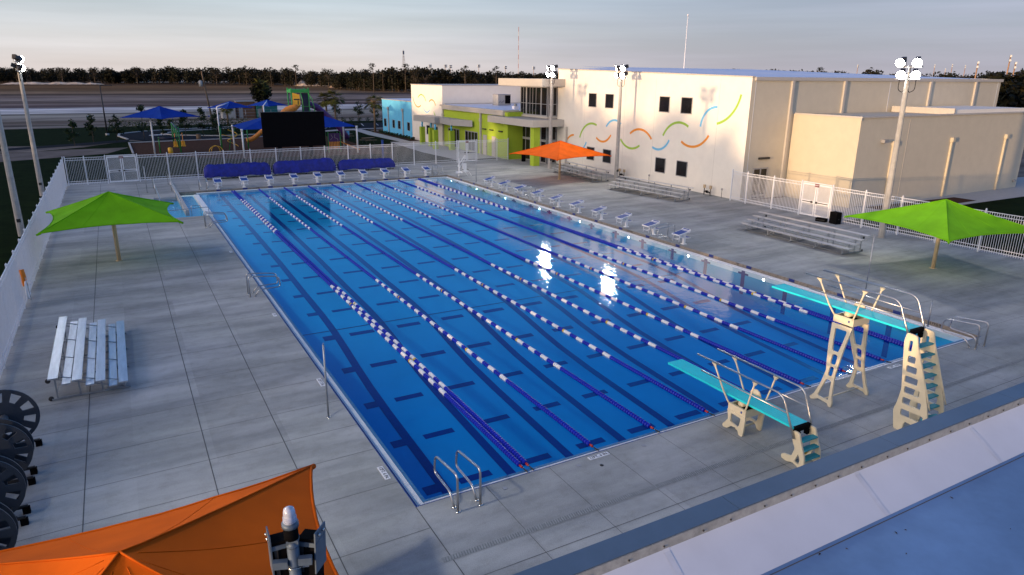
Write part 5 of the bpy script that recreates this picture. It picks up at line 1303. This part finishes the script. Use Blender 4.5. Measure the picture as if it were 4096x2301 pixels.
# swings
t = thing('swing_set', 'green swing frame with dark beam and yellow seats left in play area', 'swings')
b = MB(); b.cyl((-.4,81.7,0),(-.4,81.7,1.9), .07, m_pgreen, 8); b.cyl((1.85,81.6,0),(1.85,81.6,2.7), .09, m_pgreen, 8)
for k in range(4): b.cyl((2.05-.02*k,84.5+k*3.3,0),(2.05-.02*k,84.5+k*3.3,2.85), .09, m_pgreen, 8)
b.obj('post', t)
b = MB(); b.cyl((-.5,81.7,1.75),(1.8,81.6,1.75), .09, m_pnavy, 8); b.cyl((1.85,81.6,2.62),(2.0,94.5,2.8), .09, m_pnavy, 8); b.obj('beam', t)
for (x, y) in ((1.45,83),(2.35,83.6)): b = MB(); b.tube([(x,y,.35+.3),(x,y-.1,1.2),(x,y,2.2)], .05, m_porange, 6); b.box((x-.25,y-.2,.55),(x+.25,y+.25,.68), m_pyellow); b.raw([(x-.25,y+.2,.6),(x+.25,y+.2,.6),(x+.2,y+.3,1.2),(x-.2,y+.3,1.2)], [(0,1,2,3)], m_pyellow); b.obj('seat', t)
b = MB(); b.cyl((.62,80.2,0),(.62,80.2,.72), .26, m_pyellow, 12); b.cyl((.62,80.2,.72),(.62,80.2,.8), .26, m_pyellow, 12, r2=.1); tag(b.obj('play_drum'), 'small yellow drum standing in the mulch below the swings', 'play drum')
b = MB(); b.tube([(5.64,98.94,0),(5.64,98.94,.8)], .34, m_wood, 14); b.cyl((5.64,98.94,.8),(5.64,98.94,.84), .36, m_darkmetal, 14)
tag(b.obj('trash_can'), 'brown slatted litter bin on the kerb of the loop road', 'trash can')
def picnic(label, x, y, rz):
    t = thing('picnic_table', label, 'picnic table', (x,y,0), rz, 'picnic tables on the far lawn')
    b = MB(); b.box((-.9,-.38,.70),(.9,.38,.75), m_wood); b.obj('tabletop', t)
    for s in (-1,1): b = MB(); b.box((-.9,s*.72-.14,.42),(.9,s*.72+.14,.46), m_wood); b.obj('bench', t)
    b = MB()
    for xx in (-.65,.65): b.tube([(xx,-.75,.42),(xx,.75,.42)], .03, m_darkmetal, 5); b.tube([(xx,-.5,0),(xx,-.15,.7)], .03, m_darkmetal, 5); b.tube([(xx,.5,0),(xx,.15,.7)], .03, m_darkmetal, 5)
    b.obj('leg_frame', t)
picnic('picnic table on the dark lawn, nearer one', 26.2, 84.2, .3); picnic('picnic table on the dark lawn, farther one', 25.3, 92.0, .2)
b = MB(); b.box((24.2,87.7,0),(24.5,87.8,1.5), m_pnavy); b.box((24.15,87.66,.9),(24.55,87.7,1.5), m_arcblue); tag(b.obj('info_sign'), 'small upright blue notice board at the edge of the mulch', 'sign')
b = MB(); b.cyl((20.9,62.6,0),(20.9,62.6,2.3), .12, m_dblue, 10); b.cyl((20.9,62.6,2.3),(20.9,62.6,2.36), .15, m_dblue, 10); tag(b.obj('blue_bollard'), 'blue post standing behind the far fence left of the lime columns', 'post')

# street lights and utility pole
b = MB(); b.tube([(-5.94,112.1,0),(-5.94,112.1,7.4)], [.12,.07], m_darkmetal, 8); b.box((-5.94,112.0,7.3),(-4.3,112.25,7.42), m_darkmetal); b.cyl((-5.94,112.1,0),(-5.94,112.1,.3), .28, m_kerb, 10)
tag(b.obj('street_lamp'), 'tall dark street lamp with short arm on the lawn by the loop road', 'street lamp')
t = thing('utility_pole', 'weathered wooden utility pole with white transformer can', 'utility pole', (11.29,130.1,0))
b = MB(); b.cyl((0,0,0),(-1.0,0,9.6), .17, m_wood, 8, r2=.11); b.obj('pole', t); b = MB(); b.cyl((-1.35,0,6.9),(-1.35,0,7.9), .33, m_grey, 12); b.cyl((-1.35,0,7.9),(-1.35,0,8.0), .15, m_grey, 8); b.obj('transformer', t)

# small far buildings
def shed(label, x0, x1, y, h, m, d=3):
    t = thing('utility_shed', label, 'shed'); b = MB(); b.box((x0,y,0),(x1,y+d,h), m); b.obj('wall', t)
    b = MB(); b.box((x0-.1,y-.1,h),(x1+.1,y+d+.1,h+.12), m_frame); b.obj('roof', t); b = MB(); b.box((x0+.3,y-.03,0),(x0+1.1,y-.003,h*.75), m_frame); b.obj('door', t)
shed('brown block utility shed behind the blue shades', 18.7, 22.4, 150.5, 3.4, m_brownwall); shed('teal utility cabinet next to the brown shed', 22.6, 26.9, 149.5, 2.6, m_tealbox); shed('grey utility cabinet left of the brown shed', 15.6, 18.2, 150, 2.4, m_grey)
# low chain link fence strip by the sheds
b = MB()
for k in range(12): b.cyl((12+k*2.6,147,0),(12+k*2.6,147,1.9), .04, m_galv, 5)
for z in (.1,.7,1.3,1.9): b.cyl((12,147,z),(40.6,147,z), .02, m_galv, 4)
tag(b.obj('wire_fence'), 'thin wire fence on steel posts behind the palms', 'fence')

# ------------------------------------------------------------------ vegetation
def leaf_cluster(b, c, rad, n, s, m, rng, flat=1.0, shell=.55):
    for _ in range(n):
        u = rng.uniform(-1,1); a = rng.uniform(0,2*PI); r = rad*(shell+(1-shell)*rng.random())
        q = math.sqrt(1-u*u); p = Vector((c[0]+r*q*math.cos(a), c[1]+r*q*math.sin(a), c[2]+r*u*flat))
        d1 = Vector((rng.gauss(0,1),rng.gauss(0,1),rng.gauss(0,.6))).normalized(); d2 = d1.cross(Vector((rng.gauss(0,1),rng.gauss(0,1),rng.gauss(0,1)))).normalized()
        ss = s*rng.uniform(.6,1.3)
        b.face([p-d1*ss, p+d2*ss*.6, p+d1*ss, p-d2*ss*.5], m)
def tree_parts(kind, H, rng):
    tr = MB(); cr = MB()
    if kind == 'pine':
        tr.tube([(0,0,0),(.15,0,H*.5),(0,.1,H*.93)], [.28,.2,.07], m_trunk, 6)
        for k in range(9):
            z = H*(.55+.045*k); a = rng.uniform(0,2*PI); L_ = H*.17*(1-.5*(k/9))*rng.uniform(.6,1.2)
            e = (L_*math.cos(a), L_*math.sin(a), z+.5); tr.tube([(0,0,z-.4),e], [.07,.03], m_trunk, 4)
            leaf_cluster(cr, e, H*.095*rng.uniform(.8,1.2), 34, .34, m_leaf1, rng, .6, .3)
        leaf_cluster(cr, (0,0,H*.95), H*.09, 40, .34, m_leaf1, rng, .7, .3)
    elif kind == 'oak':
        tr.tube([(0,0,0),(.1,0,H*.35),(0,0,H*.55)], [.3,.24,.15], m_trunk, 6)
        for k in range(11):
            a = rng.uniform(0,2*PI); L_ = H*.24*rng.uniform(.3,1.1); z = H*rng.uniform(.35,.85)
            e = (L_*math.cos(a), L_*math.sin(a), z); tr.tube([(0,0,H*.35),e], [.1,.03], m_trunk, 4)
            leaf_cluster(cr, e, H*.15*rng.uniform(.8,1.25), 44, .38, m_leaf2, rng, .85, .35)
    elif kind == 'young':
        tr.tube([(0,0,0),(0,0,H*.85)], [.05,.02], m_trunk, 5)
        for k in range(12):
            a = rng.uniform(0,2*PI); z = H*rng.uniform(.28,.98); L_ = H*.22*(1.1-z/H)*rng.uniform(.5,1.3)
            e = (L_*math.cos(a), L_*math.sin(a), z); tr.tube([(0,0,z-.15),e], [.02,.01], m_trunk, 3)
            leaf_cluster(cr, e, H*.12, 34, .17, m_leaf3, rng, .8, .2)
    elif kind == 'palm':
        tr.tube([(0,0,0),(.05,0,H*.4),(0,0,H*.82)], [.2,.16,.18], m_palmtrunk, 8)
        for k in range(44):
            a = rng.uniform(0,2*PI); el = rng.uniform(-.5,1.3); L_ = H*.20+.6; d = Vector((math.cos(a)*math.cos(el), math.sin(a)*math.cos(el), math.sin(el)))
            o = Vector((0,0,H*.83)); mid = o+d*L_*.6; tip = o+d*L_-Vector((0,0,L_*.22)); side = Vector((-math.sin(a),math.cos(a),0))
            cr.tube([o, mid], .02, m_palmtrunk, 3)
            for q in range(9):
                an = (q-4)*.32; dd_ = (tip-mid).normalized()*math.cos(an)+side*math.sin(an); e = mid+dd_*L_*.55*(1-.15*abs(q-4)/4); w_ = side*.10+Vector((0,0,.04))
                cr.face([mid-w_*.5, mid+w_*.5, e-Vector((0,0,.12))+w_*.3, e-Vector((0,0,.12))-w_*.3], m_palm)
    return tr, cr
def plant(kind, name, label, cat, x, y, H, seed, group):
    rng = random.Random(seed); t = thing(name, label, cat, (x,y,-.03), 0, group)
    tr, cr = tree_parts(kind, H, rng); tr.obj('trunk', t); cr.obj('crown', t); return t
pa = plant('palm', 'palm_tree', 'large dark bushy palm behind the blue shades', 'palm tree', 23.6, 148.6, 7.6, 1, 'palms beyond the playground')
# the dark palm carries a dense skirt
rng = random.Random(5); b = MB(); leaf_cluster(b, (0,0,5.4), 2.3, 900, .42, m_leaf1, rng, .95, .2); b.obj('skirt', pa)
plant('palm', 'palm_tree', 'sunlit palm, right one of the pair by the parking lot', 'palm tree', 30.19, 115.16, 6.0, 2, 'palms beyond the playground')
plant('palm', 'palm_tree', 'smaller palm, left one of the pair by the parking lot', 'palm tree', 28.9, 116.2, 5.6, 3, 'palms beyond the playground')
plant('palm', 'palm_tree', 'palm standing against the blue wing of the building', 'palm tree', 33.6, 103.4, 5.6, 4, 'palms beyond the playground')
plant('palm', 'palm_tree', 'low spreading palm next to the wooden utility pole', 'palm tree', 13.6, 128.0, 3.6, 6, 'palms beyond the playground')
yt = [(300,560,3.2),(375,545,3.4),(470,540,3.4),(578,530,4.2),(653,528,3.0),(745,528,3.6),(815,525,3.8),(870,520,3.6),(1350,462,4.0),(1435,468,4.2),(1500,470,3.8),(690,532,2.4)]
dsc = ['thin sparse young tree, leftmost in the row along the road','young tree second from the left end of the roadside row','young tree third from the left along the road, left of the first blue shade','dark bushy young tree behind the first blue shade pole','slender young tree right behind the first blue shade','rounded young tree right of the first blue shade','bushy young tree left of the wooden utility pole','young tree close beside the wooden utility pole','young tree right beside the pair of palms','neat conical young tree in the parking lot row','young tree nearest the blue wing in the parking lot row','low young tree between two bushier ones behind the loop road']
for k, (u, v, H) in enumerate(yt):
    p_ = at(u, v+ (24 if u < 900 else 20)); plant('young', 'young_tree', dsc[k], 'tree', p_.x, p_.y, H*(1.1), 20+k, 'young trees along the road')
def hedge(name, label, pts, h, w_, seed, m=None):
    rng = random.Random(seed); b = MB()
    for (x, y) in pts: leaf_cluster(b, (x,y,h*.5), w_, 60, .14, m or m_leaf3, rng, h/w_*.55, .3)
    return tag(b.obj(name), label, 'hedge', 'hedges by the road')
hedge('hedge', 'dark low hedge on the island lawn of the loop road', [(9+i*.55,111.2+.25*math.sin(i)) for i in range(26)], 1.0, .7, 51)
hedge('hedge', 'row of clipped low shrubs behind the parking lot', [(34+i*1.7,129.5) for i in range(14)], .9, .65, 52)
hedge('hedge', 'dark hedge strip along the far side of the road', [(-4+i*.9,126.5+.3*math.sin(i*2)) for i in range(24)], 1.5, .9, 53)
hedge('hedge', 'low shrubs in the planting bed under the palm by the blue wing', [(33.6,86+i*1.35) for i in range(12)], .5, .35, 54)
hedge('hedge', 'dark ground shrubs under the pair of palms', [(27.5+i*.8,114.0) for i in range(9)], .7, .6, 55)

# far pines and oaks: individual trees in front of the wood
protos = {}
for kind, H, sd_ in (('pine',19,61),('pine',16,62),('oak',13,63),('oak',11,64)):
    rng = random.Random(sd_); t = thing('pine_tree' if kind == 'pine' else 'oak_tree', '', 'tree'); tr, cr = tree_parts(kind, H, rng); tr.obj('trunk', t); cr.obj('crown', t); protos[(kind,H)] = t
def top_of(u, v, dist):  # height of a thing at distance whose top is at v
    return along(u, v, dist).z
first_used = set()
tl_ = [(1180,258,'pine',520),(1310,266,'oak',500),(1398,300,'oak',480),(1490,252,'pine',400),(1530,280,'pine',410),(1620,254,'pine',400),(1660,262,'oak',390),(1700,262,'oak',395),(1765,288,'pine',420),(1860,262,'pine',380),(1905,282,'oak',390),(1985,264,'pine',370),(2035,288,'oak',380),
       (2090,284,'pine',420),(2140,290,'oak',410),(2390,278,'oak',430),(2640,270,'oak',460),(2700,276,'oak',450),(2780,280,'oak',470),(2895,276,'oak',450),(2975,272,'oak',470),(3105,266,'oak',400),(3150,272,'oak',420),(3280,268,'pine',420),(3350,274,'oak',400),(3500,280,'oak',430),
       (3830,290,'oak',400),(4010,285,'pine',200),(4060,290,'oak',190),(60,275,'oak',700),(240,262,'oak',690),(370,262,'oak',680),(540,260,'oak',680),(860,262,'oak',640),(980,262,'pine',620),(1080,268,'pine',600)]
names_ = {'pine':'pine','oak':'rounded oak'}
places = ['above the slide tower','left of the far mounds','beside the dirt mound','tall one over the cream block','just right of the tallest pine']
cnt = 0
for (u, v, kind, dist) in tl_:
    P = along(u, v, dist); H = max(6, P.z)
    Ks = [k for k in protos if k[0] == kind]; key = min(Ks, key=lambda k: abs(k[1]-H)); pr_ = protos[key]
    side = 'left' if u < 1100 else ('middle' if u < 2300 else 'right')
    where = {'left': 'wood edge behind the dirt field', 'middle': 'wood behind the cream buildings', 'right': 'tree line above the gym'}[side]
    n_ = sum(1 for q in tl_ if ('left' if q[0] < 1100 else ('middle' if q[0] < 2300 else 'right')) == side and q[0] < u and q[2] == kind)
    lab = f'{names_[kind]} tree, {ORD[n_] if n_ < 12 else "last"} from the left in the {where}'
    if key in first_used: t = copytree(pr_)
    else: t = pr_; first_used.add(key)
    t.location = (P.x, P.y, -.05); s = H/key[1]; t.scale = (s*1.05, s*1.05, s); t.rotation_euler.z = u*.7; t['label'] = lab; t['group'] = 'distant trees at the wood edge'
for key, t in list(protos.items()):
    if key not in first_used:
        for c in list(t.children): bpy.data.objects.remove(c)
        bpy.data.objects.remove(t)
# the wood itself (one mass)
def wood(name, spec, seed, n, label):
    rng = random.Random(seed); b = MB()
    for _ in range(n):
        t_ = rng.random()*(len(spec)-1); i = int(t_); f_ = t_-i; a, c = spec[i], spec[i+1]
        u = a[0]+(c[0]-a[0])*f_; v = a[1]+(c[1]-a[1])*f_; dist = (a[2]+(c[2]-a[2])*f_)
        P = along(u, v, dist); d_ = dist*rng.uniform(1.0,1.10); H = P.z*(.66+.34*rng.random()**.6)*(1+.20*noise.noise(Vector((u*.011, seed, 0)))+.10*noise.noise(Vector((u*.045, seed, 5))))
        q = along(u, v, d_); x, y = q.x, q.y
        if rng.random() < .35: b.tube([(x,y,-.1),(x,y,H*.6)], .2, m_trunk, 4)
        W_ = H*rng.uniform(.16,.26)
        for j in range(5):
            zc = H*(.18+.155*j); leaf_cluster(b, (x+rng.gauss(0,W_*.3), y+rng.gauss(0,W_*.3), zc+W_*.3), W_*(1.25-.12*abs(j-2)), 30, H*.062, m_leaf1 if rng.random() < .55 else m_leaf2, rng, .85, .45)
    tag(b.obj(name), label, 'woods', None, 'stuff')
wood('woodland', [(-120,272,700),(100,270,700),(420,274,690),(470,288,690),(560,268,680),(900,268,640),(1100,274,600),(1320,285,540)], 71, 620, 'dark far-off wood behind the dirt field on the left')
wood('woodland', [(1330,292,470),(1480,276,420),(1700,268,400),(1900,282,400),(2150,292,400),(2300,290,420)], 72, 420, 'dark wood with bare trunks behind the cream buildings')
wood('woodland', [(2280,300,480),(2700,285,480),(3100,280,430),(3400,285,430),(3800,296,430),(4150,290,420)], 73, 420, 'low tree line beyond the gym roof')
wood('woodland', [(3960,296,150),(4040,296,160),(4200,280,170)], 74, 110, 'dark trees past the right end of the gym')

# unseen tree belt added to the east, heights shaped to block the low sun
rng = random.Random(81); b = MB()
for k in range(520):
    y = -150+430*rng.random(); x = -150-rng.random()*14; H = (14.2 if y > -22 else 11.2)+1.9*math.sin(y*.075+1.0)+1.1*math.sin(y*.31)+rng.uniform(-1.2,.7)
    b.tube([(x,y,0),(x,y,H*.6)], .2, m_trunk, 4)
    for j in range(5): leaf_cluster(b, (x+rng.gauss(0,.6), y+rng.gauss(0,.8), H*(.14+.16*j)), H*.16, 34, .95, m_leaf1, rng, .9, .4)
tag(b.obj('woodland'), 'unseen dense dark tree belt added past the left edge to block low sun', 'woods', None, 'stuff')

# ------------------------------------------------------------------ dirt mounds, far towers, ball field lights
m_mound = mat('pale_dirt_mound', (.66,.52,.38), .95, var=.3, scale=.25, bump=1.0, bscale=.9)
def mound(label, u0, u1, vt, vb, seed, m=m_mound):
    A_ = at(u0, vb); B_ = at(u1, vb); dist = (Vector((A_.x,A_.y))-Vector((CP.x,CP.y))).length
    h = 9.32 - (vt-290)/FPX*dist
    h = max(1.8, h*1.25); Ln = (B_-A_).length; d = (B_-A_).normalized(); q = Vector((-d.y,d.x,0))
    rng = random.Random(seed); nx, ny = 36, 10; V = []
    for i in range(nx+1):
        for j in range(ny+1):
            s = i/nx; w_ = j/ny*2-1; e = min(1, min(s,1-s)*7)
            hh = h*e*(1-w_*w_)*(.72+.5*noise.noise(Vector((s*Ln*.12+seed, w_*1.2, seed)))) + .35*noise.noise(Vector((s*Ln*.5, w_*3, seed+3)))
            p_ = A_+d*Ln*s+q*(w_+1)*h*1.9; V.append((p_.x, p_.y, max(-.1, hh)))
    b = MB(); b.raw(V, [(i*(ny+1)+j, (i+1)*(ny+1)+j, (i+1)*(ny+1)+j+1, i*(ny+1)+j+1) for i in range(nx) for j in range(ny)], m, False)
    tag(b.obj('dirt_mound'), label, 'dirt mound', 'dirt mounds at the edge of the field')
mound('long low dirt mound at the left under the dark wood', 480, 1000, 312, 330, 1)
mound('short pale dirt mound with two humps left of the excavators', 1010, 1090, 309, 330, 2)
mound('broad sunlit dirt mound right of the excavators', 1195, 1325, 318, 345, 3)
mound('dark clumpy dirt mound stretching right of the sunlit one', 1330, 1480, 322, 352, 4, mat('brown_dirt_mound', (.26,.17,.10), .95, var=.35, scale=.3, bump=1.0, bscale=.9))
mound('small rounded dirt heap near the cream block', 1600, 1640, 338, 352, 5)
mound('low spoil ridge in front of the left wood', 0, 420, 325, 338, 6)
def excavator(label, u, v, rz, m):
    P = at(u, v); t = thing('excavator', label, 'excavator', (P.x,P.y,0), rz, 'machines parked at the edge of the field')
    for s in (-1,1): b = MB(); b.prism([(-2,s*1.1-.3),(2,s*1.1-.3),(2,s*1.1+.3),(-2,s*1.1+.3)], .1, 1.0, m_darkmetal); b.obj('track', t)
    b = MB(); b.box((-1.8,-1.3,1.1),(1.4,1.3,2.2), m); b.box((-1.8,-1.2,2.2),(-.6,1.2,2.6), m); b.obj('body', t)
    b = MB(); b.box((.2,-1.3,2.2),(1.5,-.2,3.2), m_glass); b.box((.15,-1.35,3.2),(1.55,-.15,3.3), m); b.obj('cab', t)
    b = MB(); b.tube([(1.2,.3,2),(3.6,.3,4.4),(5.2,.3,3.6)], [.3,.3,.2], m, 6); b.tube([(5.2,.3,3.6),(5.4,.3,1.2)], [.22,.18], m, 6); b.obj('boom', t)
    b = MB(); b.prism([(5.0,-.2),(5.9,-.2),(5.7,.8),(5.0,.8)], .3, 1.3, m_darkmetal); b.obj('bucket', t)
m_red = mat('machine_red', (.45,.05,.03), .5); m_yel = mat('machine_yellow', (.65,.38,.04), .5)
excavator('red excavator, left one of the machines by the sunlit mound', 1135, 333, .4, m_red); excavator('yellow excavator in the middle of the machines by the mound', 1165, 333, 2.6, m_yel); excavator('small yellow excavator farther left below the two humped mound', 1020, 336, 2.9, m_yel)
def tower(label, u, vt, dist, kind, m):
    P = along(u, vt, dist); H = P.z; b = MB()
    if kind == 'mast':
        n_ = 12
        for k in range(n_): b.tube([(0,0,H*k/n_),(0,0,H*(k+1)/n_)], .45, m_towerr if k % 2 else m_towerw, 4, smooth=False)
    elif kind == 'lattice':
        for (sx, sy) in ((1,1),(1,-1),(-1,1),(-1,-1)): b.tube([(sx*3,sy*3,0),(sx*.5,sy*.5,H*.82)], .18, m, 4)
        for k in range(9):
            z = H*.82*k/9; w0 = 3-2.5*k/9; w1 = 3-2.5*(k+1)/9
            for s in (-1,1): b.tube([(-w0,s*w0,z),(w1,s*w1,z+H*.09)], .1, m, 3); b.tube([(s*w0,-w0,z),(s*w1,w1,z+H*.09)], .1, m, 3)
        b.tube([(0,0,H*.8),(0,0,H)], .2, m, 4); b.box((-1.4,-.2,H*.84),(1.4,.2,H*.95), m)
    elif kind == 'flag': b.tube([(0,0,0),(0,0,H)], [.10,.05], m, 8); b.tube([(0,0,H),(0,0,H+.2)], .12, m, 6)
    else:
        b.tube([(0,0,0),(0,0,H)], [.28,.16], m, 6)
        for z in (H-.3,H-1.5): b.box((-1.6,-.1,z),(1.6,.1,z+.15), m)
        for z in (H-.1,H-1.3):
            for x in (-1.4,-.7,0,.7,1.4): b.box((x-.28,-.3,z),(x+.28,.2,z+.6), m_galv)
    tag(b.obj({'mast':'radio_mast','lattice':'lattice_tower','flag':'flagpole','ball':'sports_light'}[kind], None, (P.x,P.y,0), .5), label, {'mast':'mast','lattice':'tower','flag':'flagpole','ball':'sports light'}[kind], {'ball':'ball field lights on the skyline'}.get(kind))
m_towerw = mat('mast_white', (.6,.55,.52), .7); m_towerr = mat('mast_red', (.42,.16,.12), .7); m_lat = mat('lattice_steel', (.28,.27,.27), .7); m_woodp = mat('sunlit_wood_pole', (.38,.22,.12), .8)
tower('lattice radio tower on the skyline above the middle wood', 1613, 197, 900, 'lattice', m_lat)
tower('tall thin red and white radio mast on the skyline', 2075, 108, 1100, 'mast', m_lat)
tower('tall white flagpole rising behind the gym roof', 2752, 64, 95, 'flag', m_white)
bl_ = [(1720,262),(1782,262),(1802,264),(1915,262),(2022,268),(2135,270),(2460,262),(3432,262),(3740,262),(3782,278),(3810,260),(3862,264),(3912,254),(4042,228),(4062,256)]
for k, (u, v) in enumerate(bl_):
    tower(f'sports light pole on the skyline, {(ORD+["thirteenth","fourteenth","fifteenth"])[k]} from the left', u, v, 560 if u < 3900 else 260, 'ball', m_woodp)
